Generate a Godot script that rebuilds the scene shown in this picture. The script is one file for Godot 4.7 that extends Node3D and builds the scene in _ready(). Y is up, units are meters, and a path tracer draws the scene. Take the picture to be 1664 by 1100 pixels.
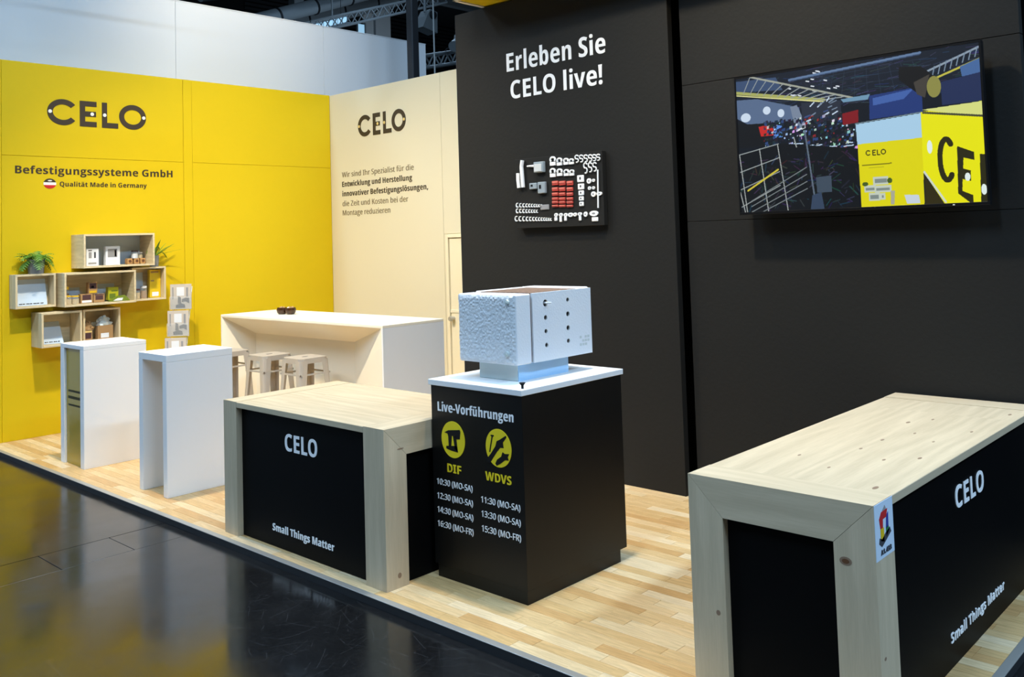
extends Node3D
# A trade fair stand: yellow, cream and black walls on a wooden platform, timber benches, a demonstration pedestal and a bar.
# x runs into the stand along the yellow wall, z runs along the front edge, y is up; the platform's top is y = 0.

# ---------------------------------------------------------------- mesh builder
class MB:
	var v := PackedVector3Array()
	var n := PackedVector3Array()
	var t := PackedVector2Array()
	var c := PackedColorArray()
	var col := Color.WHITE

	func tri(p: Vector3, q: Vector3, r: Vector3, nn: Vector3, a := Vector2.ZERO, b := Vector2.ZERO, d := Vector2.ZERO, n2 = null, n3 = null) -> void:
		var flip: bool = (q - p).cross(r - p).dot(nn) > 0.0
		var m2: Vector3 = nn if n2 == null else n2
		var m3: Vector3 = nn if n3 == null else n3
		v.append(p); n.append(nn); t.append(a)
		if flip:
			v.append(r); n.append(m3); t.append(d)
			v.append(q); n.append(m2); t.append(b)
		else:
			v.append(q); n.append(m2); t.append(b)
			v.append(r); n.append(m3); t.append(d)
		for k in 3: c.append(col)

	func quad(p: Vector3, q: Vector3, r: Vector3, s: Vector3, nn: Vector3, ua := Vector2(0, 1), ub := Vector2(1, 1), uc := Vector2(1, 0), ud := Vector2(0, 0)) -> void:
		tri(p, q, r, nn, ua, ub, uc)
		tri(p, r, s, nn, ua, uc, ud)

	func uvp(p: Vector3, axis: int, g: int) -> Vector2:
		var o := [0, 1, 2]
		o.erase(axis)
		if axis != g:
			o.erase(g)
			return Vector2(p[g], p[o[0]] + 0.37 * axis)
		return Vector2(p[o[0]], p[o[1]])

	# chamfered box between two corners; the grain follows the longest side
	func box(a: Vector3, b: Vector3, ch := 0.0, grain := -1) -> void:
		var lo := Vector3(minf(a.x, b.x), minf(a.y, b.y), minf(a.z, b.z))
		var hi := Vector3(maxf(a.x, b.x), maxf(a.y, b.y), maxf(a.z, b.z))
		var sz := hi - lo
		var g := grain if grain >= 0 else sz.max_axis_index()
		var k := minf(ch, minf(sz.x, minf(sz.y, sz.z)) * 0.49)
		for axis in 3:
			var i := (axis + 1) % 3
			var j := (axis + 2) % 3
			for s in 2:
				var nn := Vector3.ZERO
				nn[axis] = 1.0 if s else -1.0
				var ps: Array[Vector3] = []
				for e in [[0, 0], [1, 0], [1, 1], [0, 1]]:
					var p := Vector3.ZERO
					p[axis] = hi[axis] if s else lo[axis]
					p[i] = hi[i] - k if e[0] else lo[i] + k
					p[j] = hi[j] - k if e[1] else lo[j] + k
					ps.append(p)
				quad(ps[0], ps[1], ps[2], ps[3], nn, uvp(ps[0], axis, g), uvp(ps[1], axis, g), uvp(ps[2], axis, g), uvp(ps[3], axis, g))
		if k <= 0.0:
			return
		for axis in 3:
			var i := (axis + 1) % 3
			var j := (axis + 2) % 3
			for si in 2:
				for sj in 2:
					var nn := Vector3.ZERO
					nn[i] = 1.0 if si else -1.0
					nn[j] = 1.0 if sj else -1.0
					nn = nn.normalized()
					var p := Vector3.ZERO
					p[axis] = lo[axis] + k
					p[i] = hi[i] if si else lo[i]
					p[j] = hi[j] - k if sj else lo[j] + k
					var q := p
					q[i] = hi[i] - k if si else lo[i] + k
					q[j] = hi[j] if sj else lo[j]
					var p2 := p
					p2[axis] = hi[axis] - k
					var q2 := q
					q2[axis] = hi[axis] - k
					quad(p, q, q2, p2, nn, uvp(p, i, g), uvp(q, i, g), uvp(q2, i, g), uvp(p2, i, g))
		for sx in 2:
			for sy in 2:
				for sz2 in 2:
					var cx := hi.x if sx else lo.x
					var cy := hi.y if sy else lo.y
					var cz := hi.z if sz2 else lo.z
					var dx := -k if sx else k
					var dy := -k if sy else k
					var dz := -k if sz2 else k
					tri(Vector3(cx, cy + dy, cz + dz), Vector3(cx + dx, cy, cz + dz), Vector3(cx + dx, cy + dy, cz), Vector3(-dx, -dy, -dz).normalized())

	# flat polygon (in the axes u, w from o) given a thickness along nn
	func prism(poly: PackedVector2Array, o: Vector3, u: Vector3, w: Vector3, depth: float) -> void:
		var nn := u.cross(w).normalized()
		var idx := Geometry2D.triangulate_polygon(poly)
		var area := 0.0
		for k in poly.size():
			area += poly[k].cross(poly[(k + 1) % poly.size()])
		var back := -nn * depth
		for k in range(0, idx.size(), 3):
			var a := poly[idx[k]]
			var b := poly[idx[k + 1]]
			var d := poly[idx[k + 2]]
			tri(o + u * a.x + w * a.y, o + u * b.x + w * b.y, o + u * d.x + w * d.y, nn, a, b, d)
			tri(o + u * a.x + w * a.y + back, o + u * b.x + w * b.y + back, o + u * d.x + w * d.y + back, -nn, a, b, d)
		for k in poly.size():
			var a := poly[k]
			var b := poly[(k + 1) % poly.size()]
			var e := b - a
			var m := Vector2(e.y, -e.x) * (1.0 if area > 0.0 else -1.0)
			var mn := (u * m.x + w * m.y).normalized()
			var pa := o + u * a.x + w * a.y
			var pb := o + u * b.x + w * b.y
			quad(pa, pb, pb + back, pa + back, mn, Vector2(0, 0), Vector2(e.length(), 0), Vector2(e.length(), depth), Vector2(0, depth))

	# four sided board, any orientation, thickness behind the face
	func slab(a: Vector3, b: Vector3, d: Vector3, e: Vector3, face: Vector3, th: float) -> void:
		var nn := (b - a).cross(d - a).normalized()
		if nn.dot(face) < 0.0: nn = -nn
		var k := -nn * th
		quad(a, b, d, e, nn)
		quad(a + k, b + k, d + k, e + k, -nn)
		var mid := (a + b + d + e) / 4.0
		for pr in [[a, b], [b, d], [d, e], [e, a]]:
			var p: Vector3 = pr[0]
			var q: Vector3 = pr[1]
			var m := (q - p).cross(nn).normalized()
			if m.dot((p + q) / 2.0 - mid) < 0.0: m = -m
			quad(p, q, q + k, p + k, m)

	func cone(a: Vector3, b: Vector3, ra: float, rb: float, sides := 12, caps := true) -> void:
		var d := (b - a).normalized()
		var u := d.cross(Vector3.UP if absf(d.y) < 0.9 else Vector3.RIGHT).normalized()
		var w := d.cross(u)
		var len := a.distance_to(b)
		for k in sides:
			var t0 := TAU * k / sides
			var t1 := TAU * (k + 1) / sides
			var e0 := u * cos(t0) + w * sin(t0)
			var e1 := u * cos(t1) + w * sin(t1)
			var u0 := float(k) / sides * TAU * ra
			var u1 := float(k + 1) / sides * TAU * ra
			if ra > 0.0: tri(a + e0 * ra, a + e1 * ra, b + e1 * rb, e0, Vector2(0, u0), Vector2(0, u1), Vector2(len, u1), e1, e1)
			if rb > 0.0: tri(a + e0 * ra, b + e1 * rb, b + e0 * rb, e0, Vector2(0, u0), Vector2(len, u1), Vector2(len, u0), e1, e0)
			if caps and ra > 0.0: tri(a, a + e0 * ra, a + e1 * ra, -d)
			if caps and rb > 0.0: tri(b, b + e0 * rb, b + e1 * rb, d)

	func tube(pts: Array, r: float, sides := 8) -> void:
		for k in pts.size() - 1:
			cone(pts[k], pts[k + 1], r, r, sides, k == 0 or k == pts.size() - 2)

	# profile: [radius, height] pairs from the bottom up
	func lathe(o: Vector3, prof: Array, sides := 20) -> void:
		for k in prof.size() - 1:
			var r0: float = prof[k][0]
			var y0: float = prof[k][1]
			var r1: float = prof[k + 1][0]
			var y1: float = prof[k + 1][1]
			var sl := Vector2(y1 - y0, r0 - r1).normalized()
			for s in sides:
				var a0 := TAU * s / sides
				var a1 := TAU * (s + 1) / sides
				var e0 := Vector3(cos(a0), 0, sin(a0))
				var e1 := Vector3(cos(a1), 0, sin(a1))
				var n0 := (e0 * sl.x + Vector3.UP * sl.y).normalized()
				var n1 := (e1 * sl.x + Vector3.UP * sl.y).normalized()
				var p := o + e0 * r0 + Vector3(0, y0, 0)
				var q := o + e1 * r0 + Vector3(0, y0, 0)
				var p2 := o + e0 * r1 + Vector3(0, y1, 0)
				var q2 := o + e1 * r1 + Vector3(0, y1, 0)
				if r0 > 0.0: tri(p, q, q2, n0, Vector2(a0, y0), Vector2(a1, y0), Vector2(a1, y1), n1, n1)
				if r1 > 0.0: tri(p, q2, p2, n0, Vector2(a0, y0), Vector2(a1, y1), Vector2(a0, y1), n1, n0)

	func centre() -> Vector3:
		if v.is_empty(): return Vector3.ZERO
		var lo := v[0]
		var hi := v[0]
		for p in v:
			lo = lo.min(p)
			hi = hi.max(p)
		return Vector3((lo.x + hi.x) / 2.0, lo.y, (lo.z + hi.z) / 2.0)

	func mesh(o: Vector3) -> ArrayMesh:
		var vv := PackedVector3Array()
		vv.resize(v.size())
		for k in v.size(): vv[k] = v[k] - o
		var a := []
		a.resize(Mesh.ARRAY_MAX)
		a[Mesh.ARRAY_VERTEX] = vv
		a[Mesh.ARRAY_NORMAL] = n
		a[Mesh.ARRAY_TEX_UV] = t
		a[Mesh.ARRAY_COLOR] = c
		var m := ArrayMesh.new()
		m.add_surface_from_arrays(Mesh.PRIMITIVE_TRIANGLES, a)
		return m

# ---------------------------------------------------------------- nodes
var taken := {}
var M := {}
var rng := RandomNumberGenerator.new()
var cap_of := {}

func V(x: float, y: float, z: float) -> Vector3: return Vector3(x, y, z)

func numbered(called: String) -> String:
	if not taken.has(called):
		taken[called] = 0
		return called
	taken[called] += 1
	return "%s_%03d" % [called, taken[called]]

func world_of(o: Node3D) -> Vector3:
	var p := Vector3.ZERO
	var q: Node = o
	while q != null and q != self:
		p += q.position
		q = q.get_parent()
	return p

func obj(called: String, b: MB, m: Material, parent: Node3D = self, label := "") -> MeshInstance3D:
	var o := MeshInstance3D.new()
	var at := b.centre()
	o.mesh = b.mesh(at)
	o.material_override = m
	o.name = numbered(called) if parent == self else called
	parent.add_child(o, true)
	o.position = at - world_of(parent)
	if label: o.set_meta("label", label)
	return o

func tag(o: Node3D, label: String, category: String, group := "") -> Node3D:
	o.set_meta("label", label)
	o.set_meta("category", category)
	if group: o.set_meta("group", group)
	return o

func thing(called: String, label: String, category: String, at: Vector3, group := "") -> Node3D:
	var o := Node3D.new()
	o.name = numbered(called)
	add_child(o)
	o.position = at
	return tag(o, label, category, group)

func struct(called: String, at := Vector3.ZERO) -> Node3D:
	var o := Node3D.new()
	o.name = numbered(called)
	add_child(o)
	o.position = at
	o.set_meta("kind", "structure")
	return o

func bx(a: Vector3, b: Vector3, ch := 0.0, grain := -1) -> MB:
	var m := MB.new()
	m.box(a, b, ch, grain)
	return m

# ---------------------------------------------------------------- materials
func mat(c: Color, rough := 0.6, metal := 0.0, spec := 0.5) -> StandardMaterial3D:
	var m := StandardMaterial3D.new()
	m.albedo_color = c
	m.roughness = rough
	m.metallic = metal
	m.metallic_specular = spec
	return m

func c8(r: int, g: int, b: int) -> Color: return Color8(r, g, b)

func noise_at(seed_: int, freq: float, octaves := 4) -> FastNoiseLite:
	var f := FastNoiseLite.new()
	f.seed = seed_
	f.noise_type = FastNoiseLite.TYPE_SIMPLEX_SMOOTH
	f.frequency = freq
	f.fractal_octaves = octaves
	return f

# long streaks along u, tinted around white, so that the albedo colour gives the species
func wood_image(w: int, h: int, seed_: int, strong: float) -> ImageTexture:
	var a := noise_at(seed_, 1.0, 3)
	var b := noise_at(seed_ + 7, 1.0, 4)
	var im := Image.create(w, h, false, Image.FORMAT_RGB8)
	for y in h:
		for x in w:
			var u := float(x) / w
			var q := float(y) / h
			var g := 0.0
			for k in 2:
				var vy := q - float(k)
				var wt := (1.0 - smoothstep(0.85, 1.0, q)) if k == 0 else smoothstep(0.85, 1.0, q)
				if wt <= 0.0: continue
				var warp := a.get_noise_2d(u * 1.1, vy * 2.5) * 0.35
				var ring := 0.5 + 0.5 * sin((vy * 9.0 + warp * 4.0) * TAU)
				var fine := b.get_noise_2d(u * 14.0, vy * 160.0)
				g += wt * (0.45 * ring + 0.35 * fine + 0.5 * a.get_noise_2d(u * 2.0 + 9.0, vy * 12.0))
			var s := 1.0 - strong * clampf(0.35 + 0.5 * g, 0.0, 1.0)
			im.set_pixel(x, y, Color(s, s * (0.985 - 0.03 * strong * g), s * (0.96 - 0.10 * strong * g)))
	return ImageTexture.create_from_image(im)

func noise_image(size: int, seed_: int, freq: float, lo: float, hi: float, octaves := 4) -> Image:
	var f := noise_at(seed_, freq, octaves)
	var raw := f.get_seamless_image(size, size)
	raw.convert(Image.FORMAT_RGB8)
	for y in size:
		for x in size:
			var s := lerpf(lo, hi, raw.get_pixel(x, y).r)
			raw.set_pixel(x, y, Color(s, s, s))
	return raw

func bump_texture(size: int, seed_: int, freq: float, amount: float, octaves := 4) -> ImageTexture:
	var f := noise_at(seed_, freq, octaves)
	var im := f.get_seamless_image(size, size)
	im.convert(Image.FORMAT_RGBA8)
	im.bump_map_to_normal_map(amount)
	return ImageTexture.create_from_image(im)

func textured(c: Color, tex: Texture2D, uv: Vector3, rough := 0.6, spec := 0.5) -> StandardMaterial3D:
	var m := mat(c, rough, 0.0, spec)
	m.albedo_texture = tex
	m.uv1_scale = uv
	return m

func triplanar(m: StandardMaterial3D, scale_: float) -> StandardMaterial3D:
	m.uv1_triplanar = true
	m.uv1_world_triplanar = true
	m.uv1_scale = Vector3.ONE * scale_
	return m

func floor_image() -> Array:
	var size := 1024
	var f := noise_at(31, 0.004, 5)
	var fine := noise_at(32, 0.09, 3)
	var a := f.get_seamless_image(size, size)
	var b := fine.get_seamless_image(size, size)
	var col := Image.create(size, size, false, Image.FORMAT_RGB8)
	for y in size:
		for x in size:
			var s := 0.36 + 0.18 * a.get_pixel(x, y).r + 0.16 * (b.get_pixel(x, y).r - 0.5)
			col.set_pixel(x, y, Color(s, s, s))
	var g := RandomNumberGenerator.new()
	g.seed = 5
	for k in 1500:
		var p := Vector2(g.randf() * size, g.randf() * size)
		var d := Vector2.from_angle(g.randf() * TAU)
		var bend := g.randfn(0.0, 0.005)
		var pale := g.randf_range(0.06, 0.42)
		for s in int(g.randf_range(8, 70)):
			p += d
			d = d.rotated(bend)
			var x := posmod(int(p.x), size)
			var y := posmod(int(p.y), size)
			var q := col.get_pixel(x, y)
			col.set_pixel(x, y, Color(minf(q.r + pale, 1.0), minf(q.g + pale, 1.0), minf(q.b + pale, 1.0)))
	var rough := noise_image(512, 33, 0.012, 0.10, 0.27, 6)
	return [ImageTexture.create_from_image(col), ImageTexture.create_from_image(rough)]

func make_materials() -> void:
	var wood := wood_image(1024, 256, 3, 0.17)
	var parq := wood_image(512, 128, 11, 0.22)
	M.pine = textured(c8(215, 199, 172), wood, Vector3(1 / 2.4, 1 / 0.8, 1), 0.62, 0.35)
	M.parquet = textured(Color.WHITE, parq, Vector3(1 / 0.5, 1 / 0.2, 1), 0.38, 0.45)
	M.parquet.vertex_color_use_as_albedo = true
	M.shelf_wood = textured(c8(234, 220, 186), wood, Vector3(1.0, 2.0, 1), 0.6, 0.35)
	M.knot = mat(c8(104, 66, 38), 0.6)
	M.knot_pale = mat(c8(140, 114, 92), 0.6)
	M.joint = mat(c8(120, 104, 82), 0.8)
	M.yellow = mat(c8(218, 187, 13), 0.55, 0.0, 0.35)
	M.cream = mat(c8(226, 216, 188), 0.6, 0.0, 0.35)
	M.white = mat(c8(236, 236, 236), 0.5, 0.0, 0.4)
	M.white_wall = mat(c8(226, 229, 232), 0.7, 0.0, 0.3)
	M.bar_warm_lit = mat(c8(246, 237, 216), 0.5, 0.0, 0.4)  # the bar is white; warm light is put into this cream tint
	M.frame_white = mat(c8(238, 235, 226), 0.55)
	M.door_white = mat(c8(240, 228, 196), 0.55)
	var bn := bump_texture(256, 51, 0.05, 1.2, 4)
	M.black_wall = mat(c8(36, 35, 33), 0.62, 0.0, 0.3)
	M.black_wall.normal_enabled = true
	M.black_wall.normal_texture = bn
	M.black_wall.normal_scale = 0.25
	triplanar(M.black_wall, 2.0)
	M.black = mat(c8(22, 22, 23), 0.5, 0.0, 0.35)
	M.black_panel = mat(c8(8, 8, 9), 0.5, 0.0, 0.2)
	M.ped_black = mat(c8(15, 14, 13), 0.42, 0.0, 0.4)
	M.deep_black = mat(c8(12, 12, 13), 0.8, 0.0, 0.2)
	M.letter_white = mat(c8(250, 250, 250), 0.6)
	M.letter_dark = mat(c8(58, 44, 26), 0.6)
	M.letter_soft = mat(c8(112, 96, 64), 0.6)
	M.icon_yellow = mat(c8(240, 214, 30), 0.55)
	M.dot = mat(c8(250, 248, 238), 0.5)
	M.dot_cream = mat(c8(238, 208, 130), 0.5)
	M.red = mat(c8(200, 28, 22), 0.6)
	M.gold = mat(c8(172, 142, 12), 0.25, 0.0, 0.6)
	M.gold_text = mat(c8(52, 48, 18), 0.6)
	M.alu = mat(c8(196, 196, 196), 0.38, 0.85)
	M.trim = mat(c8(186, 184, 178), 0.42, 0.6)
	M.steel = mat(c8(150, 152, 156), 0.4, 0.8)
	M.dark_steel = mat(c8(46, 48, 52), 0.5, 0.5)
	M.hall_steel = mat(c8(140, 148, 152), 0.6, 0.2)
	M.hall_pale = mat(c8(206, 210, 210), 0.7)
	M.hall_black = mat(c8(14, 14, 15), 0.8)
	M.hall_ceiling = mat(c8(40, 43, 46), 0.9)
	M.platform = mat(c8(30, 32, 35), 0.6)
	M.stool = mat(c8(188, 179, 167), 0.42, 0.15, 0.5)
	M.pot = mat(c8(128, 130, 132), 0.8)
	M.soil = mat(c8(40, 30, 22), 0.95)
	M.leaf = mat(c8(82, 132, 36), 0.55)
	M.leaf.backlight_enabled = true
	M.leaf.backlight = Color(0.10, 0.18, 0.04)
	M.leaf2 = mat(c8(112, 152, 50), 0.55)
	M.paper = mat(c8(232, 236, 242), 0.7)
	M.paper_blue = mat(c8(206, 222, 238), 0.7)
	M.ink = mat(c8(60, 62, 68), 0.7)
	M.ink_pale = mat(c8(150, 150, 152), 0.7)
	M.cardboard = mat(c8(168, 132, 88), 0.8)
	M.beech = textured(c8(206, 160, 104), wood, Vector3(3, 4, 1), 0.6)
	M.jar_lid = mat(c8(224, 184, 40), 0.4)
	M.jar_fill = mat(c8(196, 174, 126), 0.7)
	M.pack_lime = mat(c8(188, 184, 30), 0.5)
	M.pack_green = mat(c8(112, 130, 40), 0.5)
	M.pack_yellow = mat(c8(226, 192, 20), 0.5)
	M.plum = mat(c8(74, 46, 50), 0.6)
	M.clear = mat(Color(0.92, 0.95, 0.97, 0.16), 0.05)
	M.clear.transparency = BaseMaterial3D.TRANSPARENCY_ALPHA
	M.brown_glass = mat(c8(58, 34, 16), 0.15)
	M.frost = mat(c8(206, 216, 214), 0.35)
	var pn := bump_texture(512, 61, 0.03, 7.0, 5)
	M.plaster = mat(c8(222, 226, 230), 0.85, 0.0, 0.25)
	M.plaster.normal_enabled = true
	M.plaster.normal_texture = pn
	M.plaster.normal_scale = 0.8
	triplanar(M.plaster, 3.2)
	M.plaster_fine = mat(c8(226, 229, 234), 0.85, 0.0, 0.25)
	M.plaster_fine.normal_enabled = true
	M.plaster_fine.normal_texture = bn
	M.plaster_fine.normal_scale = 0.5
	triplanar(M.plaster_fine, 5.0)
	var bt := ImageTexture.create_from_image(noise_image(256, 71, 0.03, 0.7, 1.0))
	M.brick_core = mat(c8(140, 112, 94), 0.9)
	M.brick_core.albedo_texture = bt
	triplanar(M.brick_core, 4.0)
	M.hole = mat(c8(26, 16, 14), 0.9)
	M.mark = mat(c8(196, 204, 204), 0.8)
	var fl := floor_image()
	M.hall_floor = mat(c8(62, 62, 64), 1.0, 0.0, 0.9)
	M.hall_floor.albedo_texture = fl[0]
	M.hall_floor.roughness_texture = fl[1]
	M.hall_floor.roughness_texture_channel = BaseMaterial3D.TEXTURE_CHANNEL_RED
	triplanar(M.hall_floor, 0.33)
	M.floor_joint = mat(c8(20, 20, 20), 0.9)
	M.bezel = mat(c8(14, 14, 16), 0.3)
	M.glow = mat(c8(255, 250, 240), 0.5)
	M.glow.emission_enabled = true
	M.glow.emission = Color(1.0, 0.96, 0.88)
	M.glow.emission_energy_multiplier = 3.0
	M.glow_cool = mat(c8(235, 244, 255), 0.5)
	M.glow_cool.emission_enabled = true
	M.glow_cool.emission = Color(0.80, 0.90, 1.0)
	M.glow_cool.emission_energy_multiplier = 3.0
	M.day = mat(c8(200, 225, 240), 0.5)
	M.day.emission_enabled = true
	M.day.emission = Color(0.62, 0.82, 0.95)
	M.day.emission_energy_multiplier = 0.75
	M.sign_red = mat(c8(196, 34, 34), 0.6)
	M.sign_blue = mat(c8(40, 60, 150), 0.6)
	M.sign_green = mat(c8(40, 120, 70), 0.6)

# ---------------------------------------------------------------- lettering
func font_of(bold: bool) -> SystemFont:
	var f := SystemFont.new()
	f.font_names = PackedStringArray(["Droid Sans"])
	f.font_weight = 700 if bold else 400
	return f

func text_mesh(s: String, bold: bool) -> TextMesh:
	var m := TextMesh.new()
	m.font = font_of(bold)
	m.font_size = 72
	m.pixel_size = 0.01
	m.depth = 0.1
	m.curve_step = 1.0
	m.horizontal_alignment = HORIZONTAL_ALIGNMENT_LEFT
	m.text = s
	return m

# from: left end of the baseline; right: reading direction; the letters stand 3 mm proud
func letters(parent: Node3D, s: String, bold: bool, from: Vector3, right: Vector3, width: float, cap: float, m: Material) -> MeshInstance3D:
	if not cap_of.has(bold): cap_of[bold] = text_mesh("E", bold).get_aabb()
	var e: AABB = cap_of[bold]
	var tm := text_mesh(s, bold)
	var a := tm.get_aabb()
	var out := right.cross(Vector3.UP)
	var sx := width / a.size.x
	var sy := cap / e.size.y
	var o := MeshInstance3D.new()
	o.mesh = tm
	o.material_override = m
	o.name = "lettering"
	parent.add_child(o, true)
	var bs := Basis(right * sx, Vector3.UP * sy, out * 0.03)
	o.transform = Transform3D(bs, from - world_of(parent) - right * (a.position.x * sx) - Vector3.UP * (e.position.y * sy) + out * 0.0015)
	o.set_meta("label", "lettering " + s.replace("ä", "ae").replace("ö", "oe").replace("ü", "ue"))
	return o

func arc_poly(rx: float, ry: float, tx: float, ty: float, a0: float, a1: float, steps: int) -> PackedVector2Array:
	var p := PackedVector2Array()
	for k in steps + 1:
		var t := lerpf(a0, a1, float(k) / steps)
		p.append(Vector2(cos(t) * rx, sin(t) * ry))
	for k in range(steps, -1, -1):
		var t := lerpf(a0, a1, float(k) / steps)
		p.append(Vector2(cos(t) * (rx - tx), sin(t) * (ry - ty)))
	return p

func rect(x0: float, y0: float, x1: float, y1: float) -> PackedVector2Array:
	return PackedVector2Array([Vector2(x0, y0), Vector2(x1, y0), Vector2(x1, y1), Vector2(x0, y1)])

func disc(cx: float, cy: float, rx: float, ry: float, steps := 28) -> PackedVector2Array:
	var p := PackedVector2Array()
	for k in steps: p.append(Vector2(cx + cos(TAU * k / steps) * rx, cy + sin(TAU * k / steps) * ry))
	return p

# the four letter logo: spans is [left, right] of each letter, height h, each letter with its small screw-head dot
func logo(parent: Node3D, o: Vector3, right: Vector3, spans: Array, h: float, st: float, m: Material, dm: Material) -> void:
	var up := Vector3.UP
	var out := right.cross(up)
	o += out * 0.004
	var cx := [0.0, 0.0, 0.0, 0.0]
	for k in 4: cx[k] = (spans[k][0] + spans[k][1]) / 2.0
	var wd := [0.0, 0.0, 0.0, 0.0]
	for k in 4: wd[k] = spans[k][1] - spans[k][0]
	var b := MB.new()
	var rc: float = h / 2.0
	var rcx: float = wd[0] / (1.0 + cos(deg_to_rad(38)))
	b.prism(arc_poly(rcx, rc, st, st, deg_to_rad(38), deg_to_rad(322), 30), o + right * (spans[0][0] + rcx) + up * rc, right, up, 0.005)
	obj("logo_letter", b, m, parent)
	b = MB.new()
	var x0: float = spans[1][0]
	var x1: float = spans[1][1]
	b.prism(PackedVector2Array([Vector2(x0, 0), Vector2(x1, 0), Vector2(x1, st), Vector2(x0 + st, st), Vector2(x0 + st, (h - st) / 2), Vector2(x1 - 0.006, (h - st) / 2), Vector2(x1 - 0.006, (h + st) / 2), Vector2(x0 + st, (h + st) / 2), Vector2(x0 + st, h - st), Vector2(x1, h - st), Vector2(x1, h), Vector2(x0, h)]), o, right, up, 0.005)
	obj("logo_letter", b, m, parent)
	b = MB.new()
	x0 = spans[2][0]
	x1 = spans[2][1]
	b.prism(PackedVector2Array([Vector2(x0, 0), Vector2(x1, 0), Vector2(x1, st), Vector2(x0 + st, st), Vector2(x0 + st, h), Vector2(x0, h)]), o, right, up, 0.005)
	obj("logo_letter", b, m, parent)
	b = MB.new()
	var ro: float = wd[3] / 2.0
	b.prism(arc_poly(ro, rc, st, st, 0, PI, 24), o + right * cx[3] + up * rc, right, up, 0.005)
	b.prism(arc_poly(ro, rc, st, st, PI, TAU, 24), o + right * cx[3] + up * rc, right, up, 0.005)
	obj("logo_letter", b, m, parent)
	var r := st * 0.34
	for q in [[spans[0][0] + st / 2, rc], [spans[1][1] - 0.006 - st * 0.75, rc], [spans[2][0] + st / 2, rc], [spans[3][1] - st / 2, rc]]:
		b = MB.new()
		b.prism(disc(q[0], q[1], r, r, 16), o + out * 0.004, right, up, 0.005)
		obj("logo_dot", b, dm, parent)

# ---------------------------------------------------------------- set-up
func camera_and_light() -> void:
	var cam := Camera3D.new()
	cam.name = "camera"
	add_child(cam)
	var f := 1487.94
	cam.projection = Camera3D.PROJECTION_FRUSTUM
	cam.near = 0.05
	cam.far = 200.0
	cam.size = 1100.0 / f * cam.near
	cam.frustum_offset = Vector2(0.0, -(550.0 - 307.68) / f * cam.near)
	cam.transform = Transform3D(Basis(V(0.68169745, -0.03087293, 0.73098252), V(-0.01639508, 0.99821381, 0.05744908), V(-0.73145047, -0.05114741, 0.67997364)), V(0, 1.75, 0))
	cam.current = true
	var we := WorldEnvironment.new()
	we.name = "environment"
	var e := Environment.new()
	e.background_mode = Environment.BG_COLOR
	e.background_color = Color(0.02, 0.022, 0.025)
	e.tonemap_mode = Environment.TONE_MAPPER_LINEAR
	e.tonemap_exposure = 0.96
	e.sdfgi_enabled = true
	e.ssao_enabled = true
	e.ssil_enabled = true
	we.environment = e
	add_child(we)
	# the stand's own spotlights, on a bar above the frame: [place, aim, energy]
	for s in [
		[V(3.5, 4.75, -7.6), V(3.9, 1.4, -9.2), 2.2, "aimed at the box shelves"], [V(5.0, 4.75, -7.6), V(5.2, 1.6, -9.2), 1.5, "aimed at the plain yellow panel"], [V(4.9, 4.75, -7.0), V(6.6, 1.6, -8.0), 0.6, "aimed at the cream wall lettering"],
		[V(2.95, 4.75, -6.7), V(4.9, 0.5, -7.2), 26.0, "aimed at the bar counter"], [V(3.8, 4.75, -4.6), V(4.3, 0.6, -4.4), 3.5, "aimed at the pedestal's left bench"],
		[V(3.7, 4.75, -3.0), V(4.6, 0.6, -2.6), 13.5, "aimed at the floor before the screen"], [V(4.0, 4.75, -2.2), V(4.2, 0.6, -1.7), 1.4, "aimed at the knotty bench top"], [V(5.2, 6.0, -7.4), V(5.8, 4.25, -9.8), 7.0, "aimed at the white wall behind"],
		]: stand_spot(s[0], s[1], s[2], s[3])
	# the hall's luminaires; one is added over the stand to brighten the white wall
	for s in [[V(-4.0, 10.6, -2.0), 88.0, "over the aisle before the pedestal"], [V(-4.0, 10.6, -10.0), 78.0, "over the aisle before the yellow wall"], [V(1.0, 10.6, 6.8), 130.0, "behind the camera to the left"], [V(8.0, 10.6, 6.8), 130.0, "behind the camera to the right"], [V(4.5, 10.6, -3.2), 36.0, "added over the stand to brighten the white wall"], [V(3.0, 10.6, -15.4), 30.0, "behind the white neighbour wall"], [V(16.0, 10.6, -17.4), 40.0, "in the far hall behind the black pole"]]:
		hall_lamp(s[0], s[1], s[2])

func stand_spot(at: Vector3, aim: Vector3, energy: float, which: String) -> void:
	var t := thing("stage_spotlight", "black spotlight on the bar above the stand, " + which, "spotlight", at + V(0, 0.2, 0), "spotlights above the stand")
	var d := (aim - at).normalized()
	var b := MB.new()
	b.cone(at - d * 0.26, at - d * 0.02, 0.06, 0.095, 20)
	obj("housing", b, M.deep_black, t)
	b = MB.new()
	b.cone(at - d * 0.02, at - d * 0.012, 0.085, 0.085, 20)
	obj("lens", b, M.glow, t)
	b = MB.new()
	b.tube([at - d * 0.14, at + V(0, 0.292, 0)], 0.012)
	obj("bracket", b, M.deep_black, t)
	var l := SpotLight3D.new()
	l.name = "spot_beam"
	add_child(l, true)
	l.look_at_from_position(at, aim, Vector3.UP if absf(d.y) < 0.99 else Vector3.RIGHT)
	l.light_color = Color(1.0, 0.935, 0.82)
	l.light_energy = energy
	l.light_size = 0.09
	l.spot_angle = 56.0 if aim.y < 4.0 else 40.0
	l.spot_angle_attenuation = 0.9
	l.spot_range = 30.0
	l.spot_attenuation = 2.0
	l.shadow_enabled = true

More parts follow.
